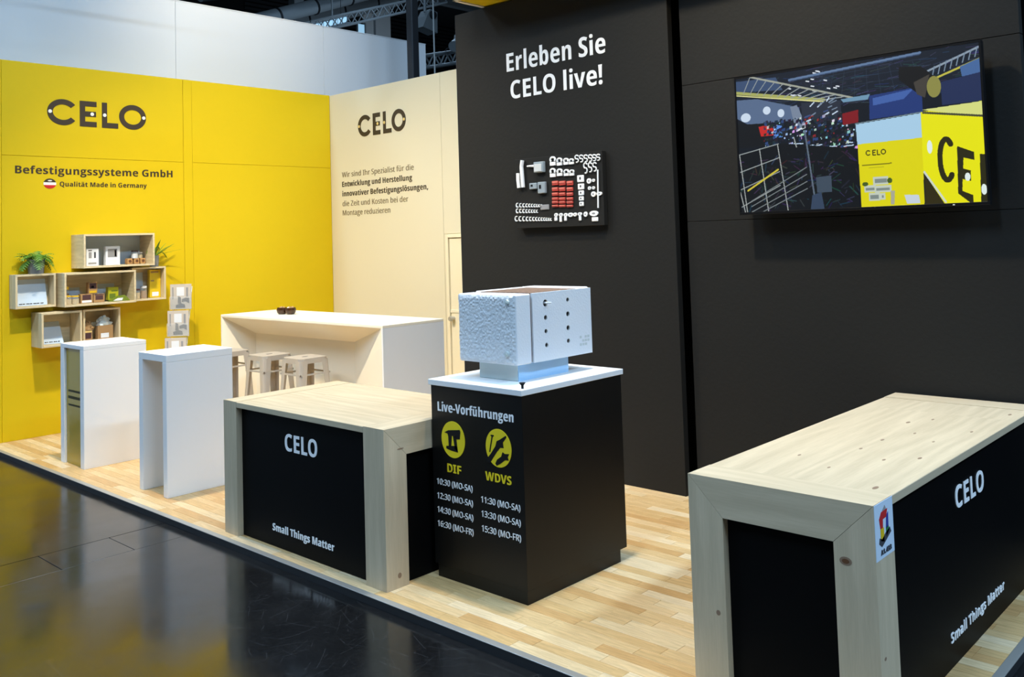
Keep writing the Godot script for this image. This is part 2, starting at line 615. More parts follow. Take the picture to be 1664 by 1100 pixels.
func hall_lamp(at: Vector3, energy: float, which: String) -> void:
	var t := thing("hall_luminaire", "long cool white luminaire under the hall roof, " + which, "ceiling lamp", at, "hall luminaires")
	obj("housing", bx(at + V(-2.5, 0.02, -0.6), at + V(2.5, 0.16, 0.6), 0.02), M.hall_steel, t)
	obj("diffuser", bx(at + V(-2.4, 0.0, -0.5), at + V(2.4, 0.025, 0.5)), M.glow_cool, t)
	for s in [-1.8, 1.8]:
		var b := MB.new()
		b.tube([at + V(s, 0.16, 0), at + V(s, 1.98, 0)], 0.012, 6)
		obj("suspension", b, M.dark_steel, t)
	var l := AreaLight3D.new()
	l.name = "luminaire_light"
	add_child(l, true)
	l.look_at_from_position(at + V(0, -0.03, 0), at + V(0, -2, 0), Vector3.FORWARD)
	l.area_size = Vector2(4.8, 1.0)
	l.light_color = Color(0.73, 0.87, 1.0)
	l.light_energy = energy
	l.area_normalize_energy = true
	l.area_range = 60.0
	l.shadow_enabled = true

# ---------------------------------------------------------------- hall and stand shell
func hall() -> void:
	var fl := struct("floor", V(10, -0.05, -12))
	obj("subfloor", bx(V(-16, -0.35, -36), V(46, -0.075, 14)), M.floor_joint, fl)
	# polished slabs on both sides of a row of duct covers
	var z0 := -5.817
	var z1 := -5.463
	obj("floor_field", bx(V(-16, -0.075, z1 + 0.003), V(46, -0.04, 14)), M.hall_floor, fl)
	obj("floor_field", bx(V(-16, -0.075, -36), V(46, -0.04, z0 - 0.003)), M.hall_floor, fl)
	obj("floor_field", bx(V(2.9, -0.075, z0), V(46, -0.04, z1)), M.hall_floor, fl)
	obj("floor_field", bx(V(-16, -0.075, z0), V(0.412, -0.04, z1)), M.hall_floor, fl)
	for k in 6:
		obj("duct_cover", bx(V(0.415 + 0.4145 * k + 0.002, -0.075, z0 + 0.001), V(0.415 + 0.4145 * (k + 1) - 0.002, -0.0402 - 0.0004 * (k % 2), z1 - 0.001), 0.0015), M.hall_floor, fl)
	var c := struct("ceiling", V(10, 13.2, -12))
	obj("roof_deck", bx(V(-16, 13.2, -36), V(46, 13.5, 14)), M.hall_ceiling, c)
	for k in 9: obj("roof_beam", bx(V(-16, 12.6, 9.0 - 5.0 * k), V(46, 13.2, 9.35 - 5.0 * k)), M.hall_steel, c)
	var w := struct("wall_far", V(15, 0, -34))
	obj("cladding", bx(V(-16, -0.05, -36.3), V(46, 13.5, -35.9)), M.hall_black, w)
	var b := MB.new()
	for k in 46: b.box(V(21.5, 4.0 + 0.2 * k, -35.9), V(46, 4.11 + 0.2 * k, -35.82))
	obj("cladding_rib", b, M.hall_ceiling, w).set_meta("kind", "stuff")
	for q in [["wall_right", V(46, -0.05, -36), V(46.3, 13.5, 14)], ["wall_left", V(-16.3, -0.05, -36), V(-16, 13.5, 14)], ["wall_near", V(-16, -0.05, 14), V(46, 13.5, 14.3)]]:
		var o := obj(q[0], bx(q[1], q[2]), M.hall_ceiling)
		o.set_meta("kind", "structure")

func platform() -> void:
	var p := struct("platform", V(4.8, -0.04, -5.2))
	obj("platform_body", bx(V(2.858, -0.04, -9.35), V(9.0, -0.006, -1.125)), M.platform, p)
	obj("edge_board", bx(V(2.853, -0.04, -9.35), V(2.862, -0.003, -1.12)), M.platform, p)
	obj("edge_board", bx(V(2.853, -0.04, -1.129), V(9.0, -0.003, -1.12)), M.platform, p)
	obj("edge_trim", bx(V(2.851, -0.003, -9.35), V(2.888, 0.0015, -1.118), 0.001), M.trim, p, "pale aluminium strip along the front edge")
	obj("edge_trim", bx(V(2.888, -0.003, -1.155), V(9.0, 0.0015, -1.118), 0.001), M.trim, p, "pale aluminium strip along the right edge")
	# three-strip parquet: strips run along z
	var tones := [c8(234, 200, 148), c8(227, 190, 135), c8(239, 208, 160), c8(244, 218, 174), c8(220, 178, 122), c8(235, 202, 151), c8(230, 194, 140), c8(247, 224, 186)]
	var len := 0.46
	var wd := 0.068
	var gap := 0.0007
	var meshes := []
	for k in tones.size():
		var b := MB.new()
		b.col = tones[k].srgb_to_linear()
		b.box(V(-wd / 2 + gap, -0.006, -len / 2 + gap), V(wd / 2 - gap, 0.0, len / 2 - gap), 0.0008)
		for q in b.t.size(): b.t[q] += Vector2(0.137 * k, 0.071 * k)
		meshes.append(b.mesh(Vector3.ZERO))
	var cam_b := Basis(V(0.68169745, -0.03087293, 0.73098252), V(-0.01639508, 0.99821381, 0.05744908), V(-0.73145047, -0.05114741, 0.67997364))
	var all := []
	var rows := int((6.72 - 2.889) / wd) + 1
	for r in rows:
		var x := 2.889 + wd * (r + 0.5)
		var z := -9.30 + len / 2 - rng.randf() * len
		while true:
			var zc := z
			if zc + len / 2 > -1.157: break
			z += len
			var d := cam_b.inverse() * (V(x, 0, zc) - V(0, 1.75, 0))
			var px := 832.0 + 1487.94 * d.x / -d.z
			var py := 307.68 - 1487.94 * d.y / -d.z
			var hidden := (x > 2.93 and x < 3.8 and zc > -5.2 and zc < -3.7) or (x > 3.25 and zc > -3.65 and zc < -3.0 and x < 4.0) or (x > 3.15 and zc > -1.95) or x > 5.25 or (x > 3.8 and zc < -3.9)
			var seen := px > -30 and px < 1690 and py < 1120 and not hidden
			all.append([1.0 / d.length() if seen else 0.0, x, zc, rng.randi() % tones.size()])
		# the piece that closes the row at the front edge
		var ze := z - len / 2
		if ze < -1.158:
			all.append([-1.0, x, ze, rng.randi() % tones.size()])
	all.sort_custom(func(a, b): return a[0] > b[0])
	var rest := MB.new()
	var n := 0
	for s in all:
		if n < 300 and s[0] > 0.0:
			n += 1
			var o := MeshInstance3D.new()
			o.name = "parquet_strip"
			o.mesh = meshes[s[3]]
			o.material_override = M.parquet
			p.add_child(o, true)
			o.position = V(s[1], 0, s[2]) - p.position
		else:
			rest.col = tones[s[3]].srgb_to_linear()
			if s[0] < 0.0: rest.box(V(s[1] - wd / 2 + gap, -0.006, s[2] + gap), V(s[1] + wd / 2 - gap, 0, -1.156), 0.0)
			else: rest.box(V(s[1] - wd / 2 + gap, -0.006, s[2] - len / 2 + gap), V(s[1] + wd / 2 - gap, 0, s[2] + len / 2 - gap), 0.0)
	obj("parquet_field", rest, M.parquet, p).set_meta("kind", "stuff")

func walls() -> void:
	# yellow wall
	var zy := -9.275
	var w := struct("wall_back", V(4.8, 0, zy))
	obj("core", bx(V(2.9, 0, zy - 0.06), V(6.72, 3.55, zy - 0.008)), M.yellow, w)
	for q in [[2.998, 4.795], [4.90, 6.716]]:
		obj("panel", bx(V(q[0], 0.0, zy - 0.012), V(q[1], 2.654, zy), 0.0015), M.yellow, w)
		obj("panel", bx(V(q[0], 2.657, zy - 0.012), V(q[1], 3.555, zy), 0.0015), M.yellow, w)
	for q in [[2.90, 2.995], [4.798, 4.897]]: obj("post", bx(V(q[0], 0.0, zy - 0.012), V(q[1], 3.555, zy + 0.003), 0.002), M.yellow, w)
	logo(w, V(0, 2.972, zy), Vector3.RIGHT, [[3.403, 3.666], [3.711, 3.876], [3.929, 4.093], [4.103, 4.386]], 0.256, 0.052, M.letter_dark, M.dot)
	letters(w, "Befestigungssysteme GmbH", true, V(3.114, 2.488, zy), Vector3.RIGHT, 1.556, 0.071, M.letter_dark)
	letters(w, "Qualität Made in Germany", true, V(3.517, 2.371, zy), Vector3.RIGHT, 0.87, 0.045, M.letter_dark)
	# round flag badge with three bands
	var bands := [[0.012, 0.049, M.letter_dark], [-0.014, 0.012, M.dot], [-0.049, -0.014, M.red]]
	for q in bands:
		var poly := PackedVector2Array()
		var a0 := asin(clampf(q[0] / 0.049, -1, 1))
		var a1 := asin(clampf(q[1] / 0.049, -1, 1))
		for k in 11: poly.append(Vector2(cos(lerpf(a0, a1, k / 10.0)) * 0.058, sin(lerpf(a0, a1, k / 10.0)) * 0.049))
		for k in 11: poly.append(Vector2(-cos(lerpf(a1, a0, k / 10.0)) * 0.058, sin(lerpf(a1, a0, k / 10.0)) * 0.049))
		var b := MB.new()
		var clean := PackedVector2Array()
		for v in poly:
			if clean.is_empty() or clean[-1].distance_to(v) > 0.0005: clean.append(v)
		if clean[0].distance_to(clean[-1]) < 0.0005: clean.remove_at(clean.size() - 1)
		b.prism(clean, V(3.425, 2.396, zy + 0.003), Vector3.RIGHT, Vector3.UP, 0.003)
		obj("badge_band", b, q[2], w)
	var fb := MB.new()
	fb.prism(disc(0, 0.026, 0.02, 0.006, 16), V(3.425, 2.398, zy + 0.004), Vector3.RIGHT, Vector3.UP, 0.002)
	obj("badge_band", fb, M.dot, w)
	# cream wall with a door
	var xc := 6.717
	var r := struct("wall_right_cream", V(xc, 0, -7.4))
	obj("core", bx(V(xc + 0.008, 0, -9.33), V(xc + 0.06, 3.55, -4.9)), M.cream, r)
	obj("panel", bx(V(xc, 0, -9.275), V(xc + 0.012, 3.55, -7.269), 0.0015), M.cream, r)
	obj("panel", bx(V(xc, 1.80, -7.265), V(xc + 0.012, 3.55, -4.9), 0.0015), M.cream, r)
	logo(r, V(xc, 2.98, -9.0), V(0, 0, 1), [[0.286, 0.520], [0.567, 0.702], [0.755, 0.903], [0.910, 1.156]], 0.255, 0.05, M.letter_dark, M.dot_cream)
	var lines := [["Wir sind Ihr Spezialist für die", false, 2.525, 1.32], ["Entwicklung und Herstellung", true, 2.410, 1.29], ["innovativer Befestigungslösungen,", true, 2.294, 1.55], ["die Zeit und Kosten bei der", false, 2.175, 1.214], ["Montage reduzieren", false, 2.064, 0.896]]
	for q in lines: letters(r, q[0], q[1], V(xc, q[2], -9.05), V(0, 0, 1), q[3], 0.062, M.letter_dark if q[1] else M.letter_soft)
	var d := struct("door_1", V(xc - 0.02, 0, -6.7))
	obj("door_frame", bx(V(xc - 0.022, 0, -7.222), V(xc + 0.01, 1.79, -7.185), 0.003), M.door_white, d)
	obj("door_frame", bx(V(xc - 0.022, 1.755, -7.185), V(xc + 0.01, 1.79, -6.30), 0.003), M.door_white, d)
	obj("door_leaf", bx(V(xc - 0.006, 0.01, -7.178), V(xc + 0.02, 0.965, -6.32), 0.003), M.door_white, d)
	obj("door_leaf", bx(V(xc - 0.006, 0.985, -7.178), V(xc + 0.02, 1.748, -6.32), 0.003), M.door_white, d)
	obj("door_rail", bx(V(xc - 0.014, 0.958, -7.182), V(xc + 0.01, 0.99, -6.32), 0.003), M.door_white, d)
	var hb := MB.new()
	hb.cone(V(xc - 0.006, 0.90, -7.135), V(xc - 0.05, 0.90, -7.135), 0.02, 0.016, 16)
	hb.cone(V(xc - 0.045, 0.90, -7.135), V(xc - 0.075, 0.90, -7.135), 0.027, 0.022, 16)
	obj("door_knob", hb, M.trim, d)
	# black walls
	var bl := struct("wall_right", V(5.27, 0, -4.4))
	var xb := 5.233
	obj("panel", bx(V(xb, 0, -5.449), V(xb + 0.055, 3.60, -3.383), 0.0015), M.black_wall, bl)
	obj("edge_profile", bx(V(xb - 0.001, 0, -5.453), V(xb + 0.055, 3.60, -5.449)), M.dark_steel, bl)
	letters(bl, "Erleben Sie", true, V(xb, 3.043, -4.88), V(0, 0, 1), 0.972, 0.142, M.letter_white)
	letters(bl, "CELO live!", true, V(xb, 2.822, -4.845), V(0, 0, 1), 0.90, 0.140, M.letter_white)
	var br := struct("wall_right_screen", V(5.33, 0, -2.3))
	var xr := 5.30
	for q in [[0.0, 1.809], [1.812, 2.728], [2.731, 3.60]]: obj("panel", bx(V(xr, q[0], -3.33), V(xr + 0.055, q[1], -1.268), 0.0015), M.black_wall, br)
	obj("back_panel", bx(V(5.5, 0, -5.40), V(5.53, 3.58, -1.13)), M.deep_black, br)
	# white wall of the neighbouring stand
	var n := struct("wall_neighbour", V(6, 0, -9.85))
	for q in [[-3.0, 1.0], [1.003, 4.99], [4.993, 7.02], [7.023, 8.80]]: obj("panel", bx(V(q[0], 0, -9.86), V(q[1], 4.555, -9.80), 0.002), M.white_wall, n)
	obj("capping", bx(V(-3.0, 4.555, -9.865), V(8.80, 4.565, -9.795)), M.white_wall, n)
	var pole := thing("black_pole", "slim black pole rising behind the corner of the cream wall", "pole", V(7.86, -0.04, -9.0))
	var b := MB.new()
	b.box(V(7.80, -0.04, -9.06), V(7.92, 9.5, -8.94), 0.012)
	obj("mast", b, M.dark_steel, pole)
	obj("base_plate", bx(V(7.6, -0.04, -9.2), V(8.1, -0.02, -8.8), 0.004), M.dark_steel, pole)

func overhead_sign() -> void:
	var t := thing("overhead_sign", "yellow box sign with pale edges above the black wall", "sign", V(5.2, 3.60, -3.1))
	obj("box", bx(V(4.93, 3.612, -5.12), V(5.6, 4.9, -1.12)), M.yellow, t)
	var b := MB.new()
	obj("frame", bx(V(4.905, 3.603, -5.14), V(4.935, 3.632, -1.10), 0.002), M.frame_white, t)
	obj("frame", bx(V(4.905, 3.603, -5.14), V(5.6, 3.632, -5.11), 0.002), M.frame_white, t)
	obj("frame", bx(V(4.905, 3.632, -5.14), V(4.935, 4.9, -5.11), 0.002), M.frame_white, t)
	logo(t, V(4.93, 4.0, -4.9), V(0, 0, 1), [[0.3, 0.95], [1.1, 1.55], [1.75, 2.2], [2.3, 3.0]], 0.65, 0.13, M.letter_dark, M.dot)

# ---------------------------------------------------------------- benches, pedestal, pillars
func frame_end(t: Node3D, axis: int, lo: Vector3, hi: Vector3, face: float) -> void:
	# a mitred portal of heavy timber: two posts and a beam; axis is the direction the portal spans
	var wd := 0.146
	var u := V(1, 0, 0) if axis == 0 else V(0, 0, 1)
	var depth_axis := 2 if axis == 0 else 0
	var span := hi[axis] - lo[axis]
	var h := hi.y
	var o := lo
	o.y = 0.0
	var up := Vector3.UP
	var nn := u.cross(up)
	var depth: float = hi[depth_axis] - lo[depth_axis]
	# the face that points along nn
	if nn[depth_axis] > 0.0: o[depth_axis] = hi[depth_axis]
	else: o[depth_axis] = lo[depth_axis]
	var g := 0.0008
	for side in 2:
		var b := MB.new()
		if side == 0: b.prism(PackedVector2Array([Vector2(0, 0), Vector2(wd, 0), Vector2(wd, h - wd - g), Vector2(0, h - g)]), o, u, up, depth)
		else: b.prism(PackedVector2Array([Vector2(span - wd, 0), Vector2(span, 0), Vector2(span, h - g), Vector2(span - wd, h - wd - g)]), o, u, up, depth)
		for k in 12: b.t[k] = Vector2(b.t[k].y, b.t[k].x + 0.2 * side)
		obj("post", b, M.pine, t)
	var b2 := MB.new()
	b2.prism(PackedVector2Array([Vector2(wd + g, h - wd), Vector2(span - wd - g, h - wd), Vector2(span - g, h), Vector2(g, h)]), o, u, up, depth)
	obj("beam", b2, M.pine, t)

func knot(t: Node3D, at: Vector3, u: Vector3, w: Vector3, ru: float, rw: float, m: Material) -> void:
	var b := MB.new()
	b.prism(disc(0, 0, ru, rw, 14), at + u.cross(w).normalized() * 0.0006, u, w, 0.002)
	obj("knot", b, m, t)

func bench_one() -> void:
	var t := thing("timber_bench", "pale timber bench with black front panel, beside the black pedestal", "counter", V(3.36, 0, -4.44), "timber benches with black panels")
	var x0 := 2.937
	var x1 := 3.79
	var z0 := -5.212
	var z1 := -3.662
	var h := 0.80
	frame_end(t, 0, V(x0, 0, z0), V(x1, h, z0 + 0.145), 1)
	frame_end(t, 0, V(x0, 0, z1 - 0.165), V(x1, h, z1), 1)
	obj("top_board", bx(V(x0, h - 0.034, z0 + 0.146), V(x1, h - 0.0012, z1 - 0.166), 0.002, 2), M.pine, t)
	var fp := obj("front_panel", bx(V(2.975, 0.004, z0 + 0.147), V(2.993, h - 0.036, z1 - 0.167)), M.black_panel, t)
	letters(fp, "CELO", true, V(2.975, 0.566, -4.60), V(0, 0, 1), 0.314, 0.096, M.letter_white)
	letters(fp, "Small Things Matter", true, V(2.975, 0.092, -4.742), V(0, 0, 1), 0.595, 0.040, M.letter_white)
	obj("end_panel", bx(V(x0 + 0.147, 0.0, z1 - 0.05), V(x1 - 0.147, h - 0.147, z1 - 0.035)), M.black_panel, t)
	obj("end_panel", bx(V(x0 + 0.147, 0.0, z0 + 0.035), V(x1 - 0.147, h - 0.147, z0 + 0.05)), M.black_panel, t)
	knot(t, V(3.021, 0.062, z1), Vector3.RIGHT, Vector3.UP, 0.012, 0.014, M.knot_pale)
	knot(t, V(3.045, 0.688, z1), Vector3.RIGHT, Vector3.UP, 0.022, 0.004, M.knot_pale)

func bench_two() -> void:
	var t := thing("timber_bench", "pale knotty timber bench in the right foreground below the screen", "counter", V(4.18, 0, -1.63), "timber benches with black panels")
	var x0 := 3.10
	var x1 := 5.26
	var z0 := -1.993
	var z1 := -1.268
	var h := 0.806
	frame_end(t, 2, V(x0, 0, z0), V(x0 + 0.165, h, z1), -1)
	frame_end(t, 2, V(x1 - 0.165, 0, z0), V(x1, h, z1), -1)
	obj("top_board", bx(V(x0 + 0.166, h - 0.034, z0), V(x1 - 0.166, h - 0.0012, z1), 0.002, 0), M.pine, t)
	var fp := obj("front_panel", bx(V(x0 + 0.167, 0.004, -1.305), V(x1 - 0.167, h - 0.036, -1.2875)), M.black_panel, t)
	letters(fp, "CELO", true, V(3.972, 0.585, -1.2875), Vector3.RIGHT, 0.372, 0.088, M.letter_white)
	letters(fp, "Small Things Matter", true, V(3.836, 0.098, -1.2875), Vector3.RIGHT, 0.72, 0.038, M.letter_white)
	obj("back_panel", bx(V(x0 + 0.167, 0.004, z0 + 0.02), V(x1 - 0.167, h - 0.036, z0 + 0.037)), M.black_panel, t)
	obj("end_panel", bx(V(x0 + 0.035, 0.0, z0 + 0.147), V(x0 + 0.05, h - 0.147, z1 - 0.147)), M.black_panel, t)
	knot(t, V(x0, 0.602, -1.373), V(0, 0, 1), Vector3.UP, 0.022, 0.015, M.knot_pale)
	knot(t, V(x0, 0.602, -1.373) + V(-0.0006, 0, 0), V(0, 0, 1), Vector3.UP, 0.013, 0.008, M.knot)
	knot(t, V(x0, 0.301, -1.881), V(0, 0, 1), Vector3.UP, 0.009, 0.010, M.knot_pale)
	knot(t, V(3.14, 0.29, z1), Vector3.RIGHT, Vector3.UP, 0.009, 0.006, M.knot_pale)
	for q in [[3.324, -1.348, 0.022], [3.738, -1.476, 0.014], [3.843, -1.372, 0.017], [4.08, -1.613, 0.016], [3.871, -1.624, 0.014], [4.505, -1.654, 0.02], [4.456, -1.357, 0.014], [4.949, -1.327, 0.018], [4.635, -1.584, 0.014], [4.166, -1.426, 0.012], [4.287, -1.547, 0.012], [3.62, -1.78, 0.013], [3.50, -1.60, 0.012]]:
		knot(t, V(q[0], h - 0.0012, q[1]), V(0, 0, 1), Vector3.RIGHT, q[2] * 0.4, q[2], M.knot_pale)
	# visitor's number sticker wrapped round the corner post
	var s := thing("number_sticker", "white sticker with a red yellow blue arch emblem on the bench corner", "sticker", V(3.19, 0.614, z1 + 0.001))
	obj("sheet", bx(V(3.102, 0.618, z1 + 0.0002), V(3.262, 0.805, z1 + 0.0016)), M.paper_blue, s)
	var zf := z1 + 0.0026
	var R := Vector3.RIGHT
	var U := Vector3.UP
	var o := V(3.182, 0.712, zf)
	for q in [
		[[Vector2(-0.052, -0.04), Vector2(-0.028, -0.055), Vector2(-0.028, -0.028), Vector2(-0.046, -0.022)], M.ink],
		[[Vector2(-0.028, -0.055), Vector2(0.056, -0.022), Vector2(0.046, -0.004), Vector2(0.01, -0.014), Vector2(-0.028, -0.03)], M.ink],
		[[Vector2(-0.036, -0.034), Vector2(-0.006, -0.042), Vector2(-0.006, 0.006), Vector2(-0.036, 0.006)], M.pack_yellow],
		[[Vector2(0.012, -0.03), Vector2(0.04, -0.012), Vector2(0.034, 0.004), Vector2(0.012, 0.0)], M.sign_green],
		[[Vector2(-0.036, 0.006), Vector2(-0.014, 0.006), Vector2(-0.012, 0.034), Vector2(0.018, 0.036), Vector2(0.03, 0.062), Vector2(-0.024, 0.06), Vector2(-0.044, 0.04)], M.sign_red],
		[[Vector2(0.012, -0.002), Vector2(0.034, 0.002), Vector2(0.036, 0.05), Vector2(0.018, 0.04)], M.sign_blue],
		[[Vector2(-0.016, 0.062), Vector2(0.02, 0.062), Vector2(0.008, 0.078)], M.ink_pale]]:
		var b := MB.new()
		b.prism(PackedVector2Array(q[0]), o, R, U, 0.001)
		obj("emblem_piece", b, q[1], s)
	letters(s, "A1.433", true, V(3.140, 0.632, z1 + 0.0012), R, 0.092, 0.016, M.ink)

func icon(t: Node3D, o: Vector3, sc: Vector2, centre: Vector2, pts: Array) -> void:
	# points are given in a drawing whose baseline leans; straighten, then build 2 mm proud of the disc
	var poly := PackedVector2Array()
	for p in pts:
		var dx: float = p[0] - centre.x
		var dy: float = p[1] - centre.y
		poly.append(Vector2(dx * sc.x, -(dy - 0.227 * dx) * sc.y))
	var b := MB.new()
	b.prism(poly, o, V(0, 0, 1), Vector3.UP, 0.003)
	obj("icon_piece", b, M.black, t)

func pedestal() -> void:
	var t := thing("pedestal", "black pedestal with white top and yellow round icons on its front", "pedestal", V(3.65, 0, -3.33))
	var xf := 3.257
	obj("plinth", bx(V(xf + 0.002, 0, -3.634), V(3.998, 0.066, -3.009)), M.ped_black, t)
	var b := obj("body", bx(V(xf, 0.064, -3.655), V(4.055, 0.984, -3.007), 0.001), M.ped_black, t)
	obj("top", bx(V(3.246, 0.984, -3.666), V(4.066, 1.013, -2.998), 0.002), M.white, t)
	var Z := V(0, 0, 1)
	letters(b, "Live-Vorführungen", true, V(xf, 0.853, -3.604), Z, 0.54, 0.046, M.letter_white)
	letters(b, "DIF", true, V(xf, 0.547, -3.542), Z, 0.103, 0.042, M.icon_yellow)
	letters(b, "WDVS", true, V(xf, 0.549, -3.266), Z, 0.176, 0.041, M.icon_yellow)
	var rows := [["10:30 (MO-SA)", -3.625, 0.473], ["12:30 (MO-SA)", -3.625, 0.400], ["14:30 (MO-SA)", -3.626, 0.329], ["16:30 (MO-FR)", -3.627, 0.257], ["11:30 (MO-SA)", -3.301, 0.434], ["13:30 (MO-SA)", -3.301, 0.364], ["15:30 (MO-FR)", -3.302, 0.292]]
	for q in rows: letters(b, q[0], false, V(xf, q[2], q[1]), Z, 0.264, 0.030, M.letter_white)
	for q in [[-3.493, 0.7165], [-3.170, 0.7165]]:
		var d := MB.new()
		d.prism(disc(q[1] * 0.0, 0.0, 0.0865, 0.093, 40), V(xf - 0.003, q[1], q[0]), Z, Vector3.UP, 0.004)
		obj("icon_disc", d, M.icon_yellow, b)
	var o1 := V(xf - 0.0045, 0.7165, -3.493)
	var sc := Vector2(0.0865 / 82.0, 0.093 / 130.0)
	var c1 := Vector2(163, 327)
	icon(b, o1, sc, c1, [[104, 270], [132, 258], [212, 260], [217, 275], [212, 325], [185, 325], [180, 300], [130, 298], [126, 280]])
	icon(b, o1, sc, c1, [[131, 298], [156, 300], [150, 372], [133, 372]])
	icon(b, o1, sc, c1, [[164, 300], [185, 302], [196, 416], [176, 392]])
	icon(b, o1, sc, c1, [[115, 368], [190, 372], [197, 418], [150, 403], [115, 386]])
	var o2 := V(xf - 0.0045, 0.7165, -3.170)
	var c2 := Vector2(487, 388)
	icon(b, o2, sc, c2, [[441, 294], [460, 298], [460, 306], [453, 308], [434, 412], [428, 410], [446, 306], [440, 302]])
	icon(b, o2, sc, c2, [[402, 470], [440, 420], [470, 372], [478, 340], [500, 330], [538, 306], [541, 318], [518, 352], [522, 388], [500, 385], [478, 412], [430, 488]])
	icon(b, o2, sc, c2, [[466, 490], [478, 464], [505, 445], [514, 415], [528, 428], [556, 430], [546, 450], [552, 472], [530, 468], [500, 492], [474, 506]])

func plaster_block() -> void:
	var t := thing("insulation_sample", "white rough plaster wall sample with drill holes on the pedestal", "wall sample", V(3.66, 1.013, -3.34))
	var y0 := 1.104
	var y1 := 1.456
	var Z0 := -3.545
	var Z1 := -3.131
	# base of translucent blocks
	obj("base_block", bx(V(3.434, 1.013, -3.468), V(3.831, 1.104, -3.1925), 0.003), M.frost, t)
	obj("base_facing", bx(V(3.436, 1.013, -3.1922), V(3.831, 1.1035, -3.187)), M.base_blue, t, "light blue facing of the base")
	# rough front slab: gently uneven face
	var nz := noise_at(81, 1.0, 3)
	var fs := MB.new()
	fs.box(V(3.366, y0, Z0 + 0.002), V(3.482, y1, Z1), 0.006)
	obj("front_slab", fs, M.plaster_fine, t)
	var f := MB.new()
	var nu := 44
	var nv := 38
	for i in nu:
		for j in nv:
			var ps := []
			for e in [[0, 0], [1, 0], [1, 1], [0, 1]]:
				var u := float(i + e[0]) / nu
				var v := float(j + e[1]) / nv
				var edge := minf(minf(u, 1 - u), minf(v, 1 - v))
				var bump := absf(nz.get_noise_2d(u * 9.0 + v * 4.0, v * 11.0 - u * 5.0)) * 0.006 + nz.get_noise_2d(u * 30.0, v * 30.0) * 0.002
				var inset := 0.004 * (1.0 - smoothstep(0.0, 0.04, edge))
				ps.append(V(3.3655 - 0.004 - bump + inset * 1.6, lerpf(y0 + 0.004, y1 - 0.004, v), lerpf(Z0 + 0.004, Z1 - 0.004, u)))
			var nn: Vector3 = (ps[1] - ps[0]).cross(ps[2] - ps[0]).normalized()
			if nn.x > 0.0: nn = -nn
			f.quad(ps[0], ps[1], ps[2], ps[3], nn)
	obj("plaster_face", f, M.plaster, t, "coarse trowelled plaster face")
	# rear part: brick core between plaster coats
	obj("brick_core", bx(V(3.494, y0 + 0.003, Z0 + 0.045), V(3.86, y1 + 0.002, Z1 - 0.012)), M.brick_core, t, "brown core showing on top")
	var side := CSGCombiner3D.new()
	side.name = "plaster_coat"
	t.add_child(side, true)
	var plate := CSGBox3D.new()
	plate.name = "coat_plate"
	plate.size = V(0.479, y1 - y0, 0.012)
	plate.position = V(3.494 + 0.2395, (y0 + y1) / 2, Z1 - 0.006) - t.position
	plate.material = M.plaster_fine
	side.add_child(plate)
	var holes := [[3.595, 1.400, 0.0185], [3.593, 1.325, 0.0125], [3.593, 1.255, 0.0115], [3.595, 1.184, 0.012], [3.776, 1.404, 0.0115], [3.774, 1.329, 0.0135], [3.773, 1.256, 0.0135], [3.772, 1.187, 0.012]]
	for q in holes:
		var h := CSGCylinder3D.new()
		h.name = "drill_cut"
		h.radius = q[2]
		h.height = 0.05
		h.sides = 16
		h.operation = CSGShape3D.OPERATION_SUBTRACTION
		h.rotation_degrees = V(90, 0, 0)
		h.position = V(q[0], q[1], Z1) - t.position
		side.add_child(h, true)
	for q in holes:
		var hb := MB.new()
		hb.cone(V(q[0], q[1], Z1 - 0.0118), V(q[0], q[1], Z1 - 0.009), q[2] * 0.98, q[2] * 0.98, 16)
		obj("drill_hole", hb, M.hole, t)
	obj("end_slab", bx(V(3.862, y0 + 0.004, Z0), V(3.973, y1 + 0.006, Z1 - 0.0122), 0.006), M.plaster_fine, t)
	obj("back_slab", bx(V(3.494, y0, Z0), V(3.861, y1 + 0.005, Z0 + 0.044), 0.006), M.plaster_fine, t)
	# peg in the first hole, two washers on the rough face, faint stamp on the side
	var pg := MB.new()
	pg.cone(V(3.597, 1.400, Z1 - 0.01), V(3.605, 1.401, Z1 + 0.035), 0.006, 0.004, 12)
	obj("peg", pg, M.paper, t)
	for q in [[1.42, -3.178], [1.161, -3.188]]:
		var s := MB.new()
		s.cone(V(3.364, q[0], q[1]), V(3.348, q[0], q[1]), 0.014, 0.012, 18)
		s.cone(V(3.349, q[0], q[1]), V(3.345, q[0], q[1]), 0.006, 0.006, 10)
		obj("washer", s, M.frost, t)
	for i in 4:
		for j in 3:
			if (i * 3 + j) % 4 == 1: continue
			obj("stamp_mark", bx(V(3.868 + 0.022 * i, 1.150 + 0.020 * j, Z1 - 0.0005), V(3.884 + 0.022 * i, 1.163 + 0.020 * j, Z1 + 0.0008)), M.mark, t)
	var sc := thing("screw", "small black screw standing at the front corner of the white top", "screw", V(3.29, 1.013, -3.03))
	var b := MB.new()
	b.cone(V(3.29, 1.013, -3.03), V(3.29, 1.030, -3.03), 0.006, 0.0065, 10)
	obj("shank", b, M.black, sc)
	b = MB.new()
	b.cone(V(3.29, 1.030, -3.03), V(3.29, 1.042, -3.03), 0.008, 0.017, 14)
	obj("head", b, M.black, sc)

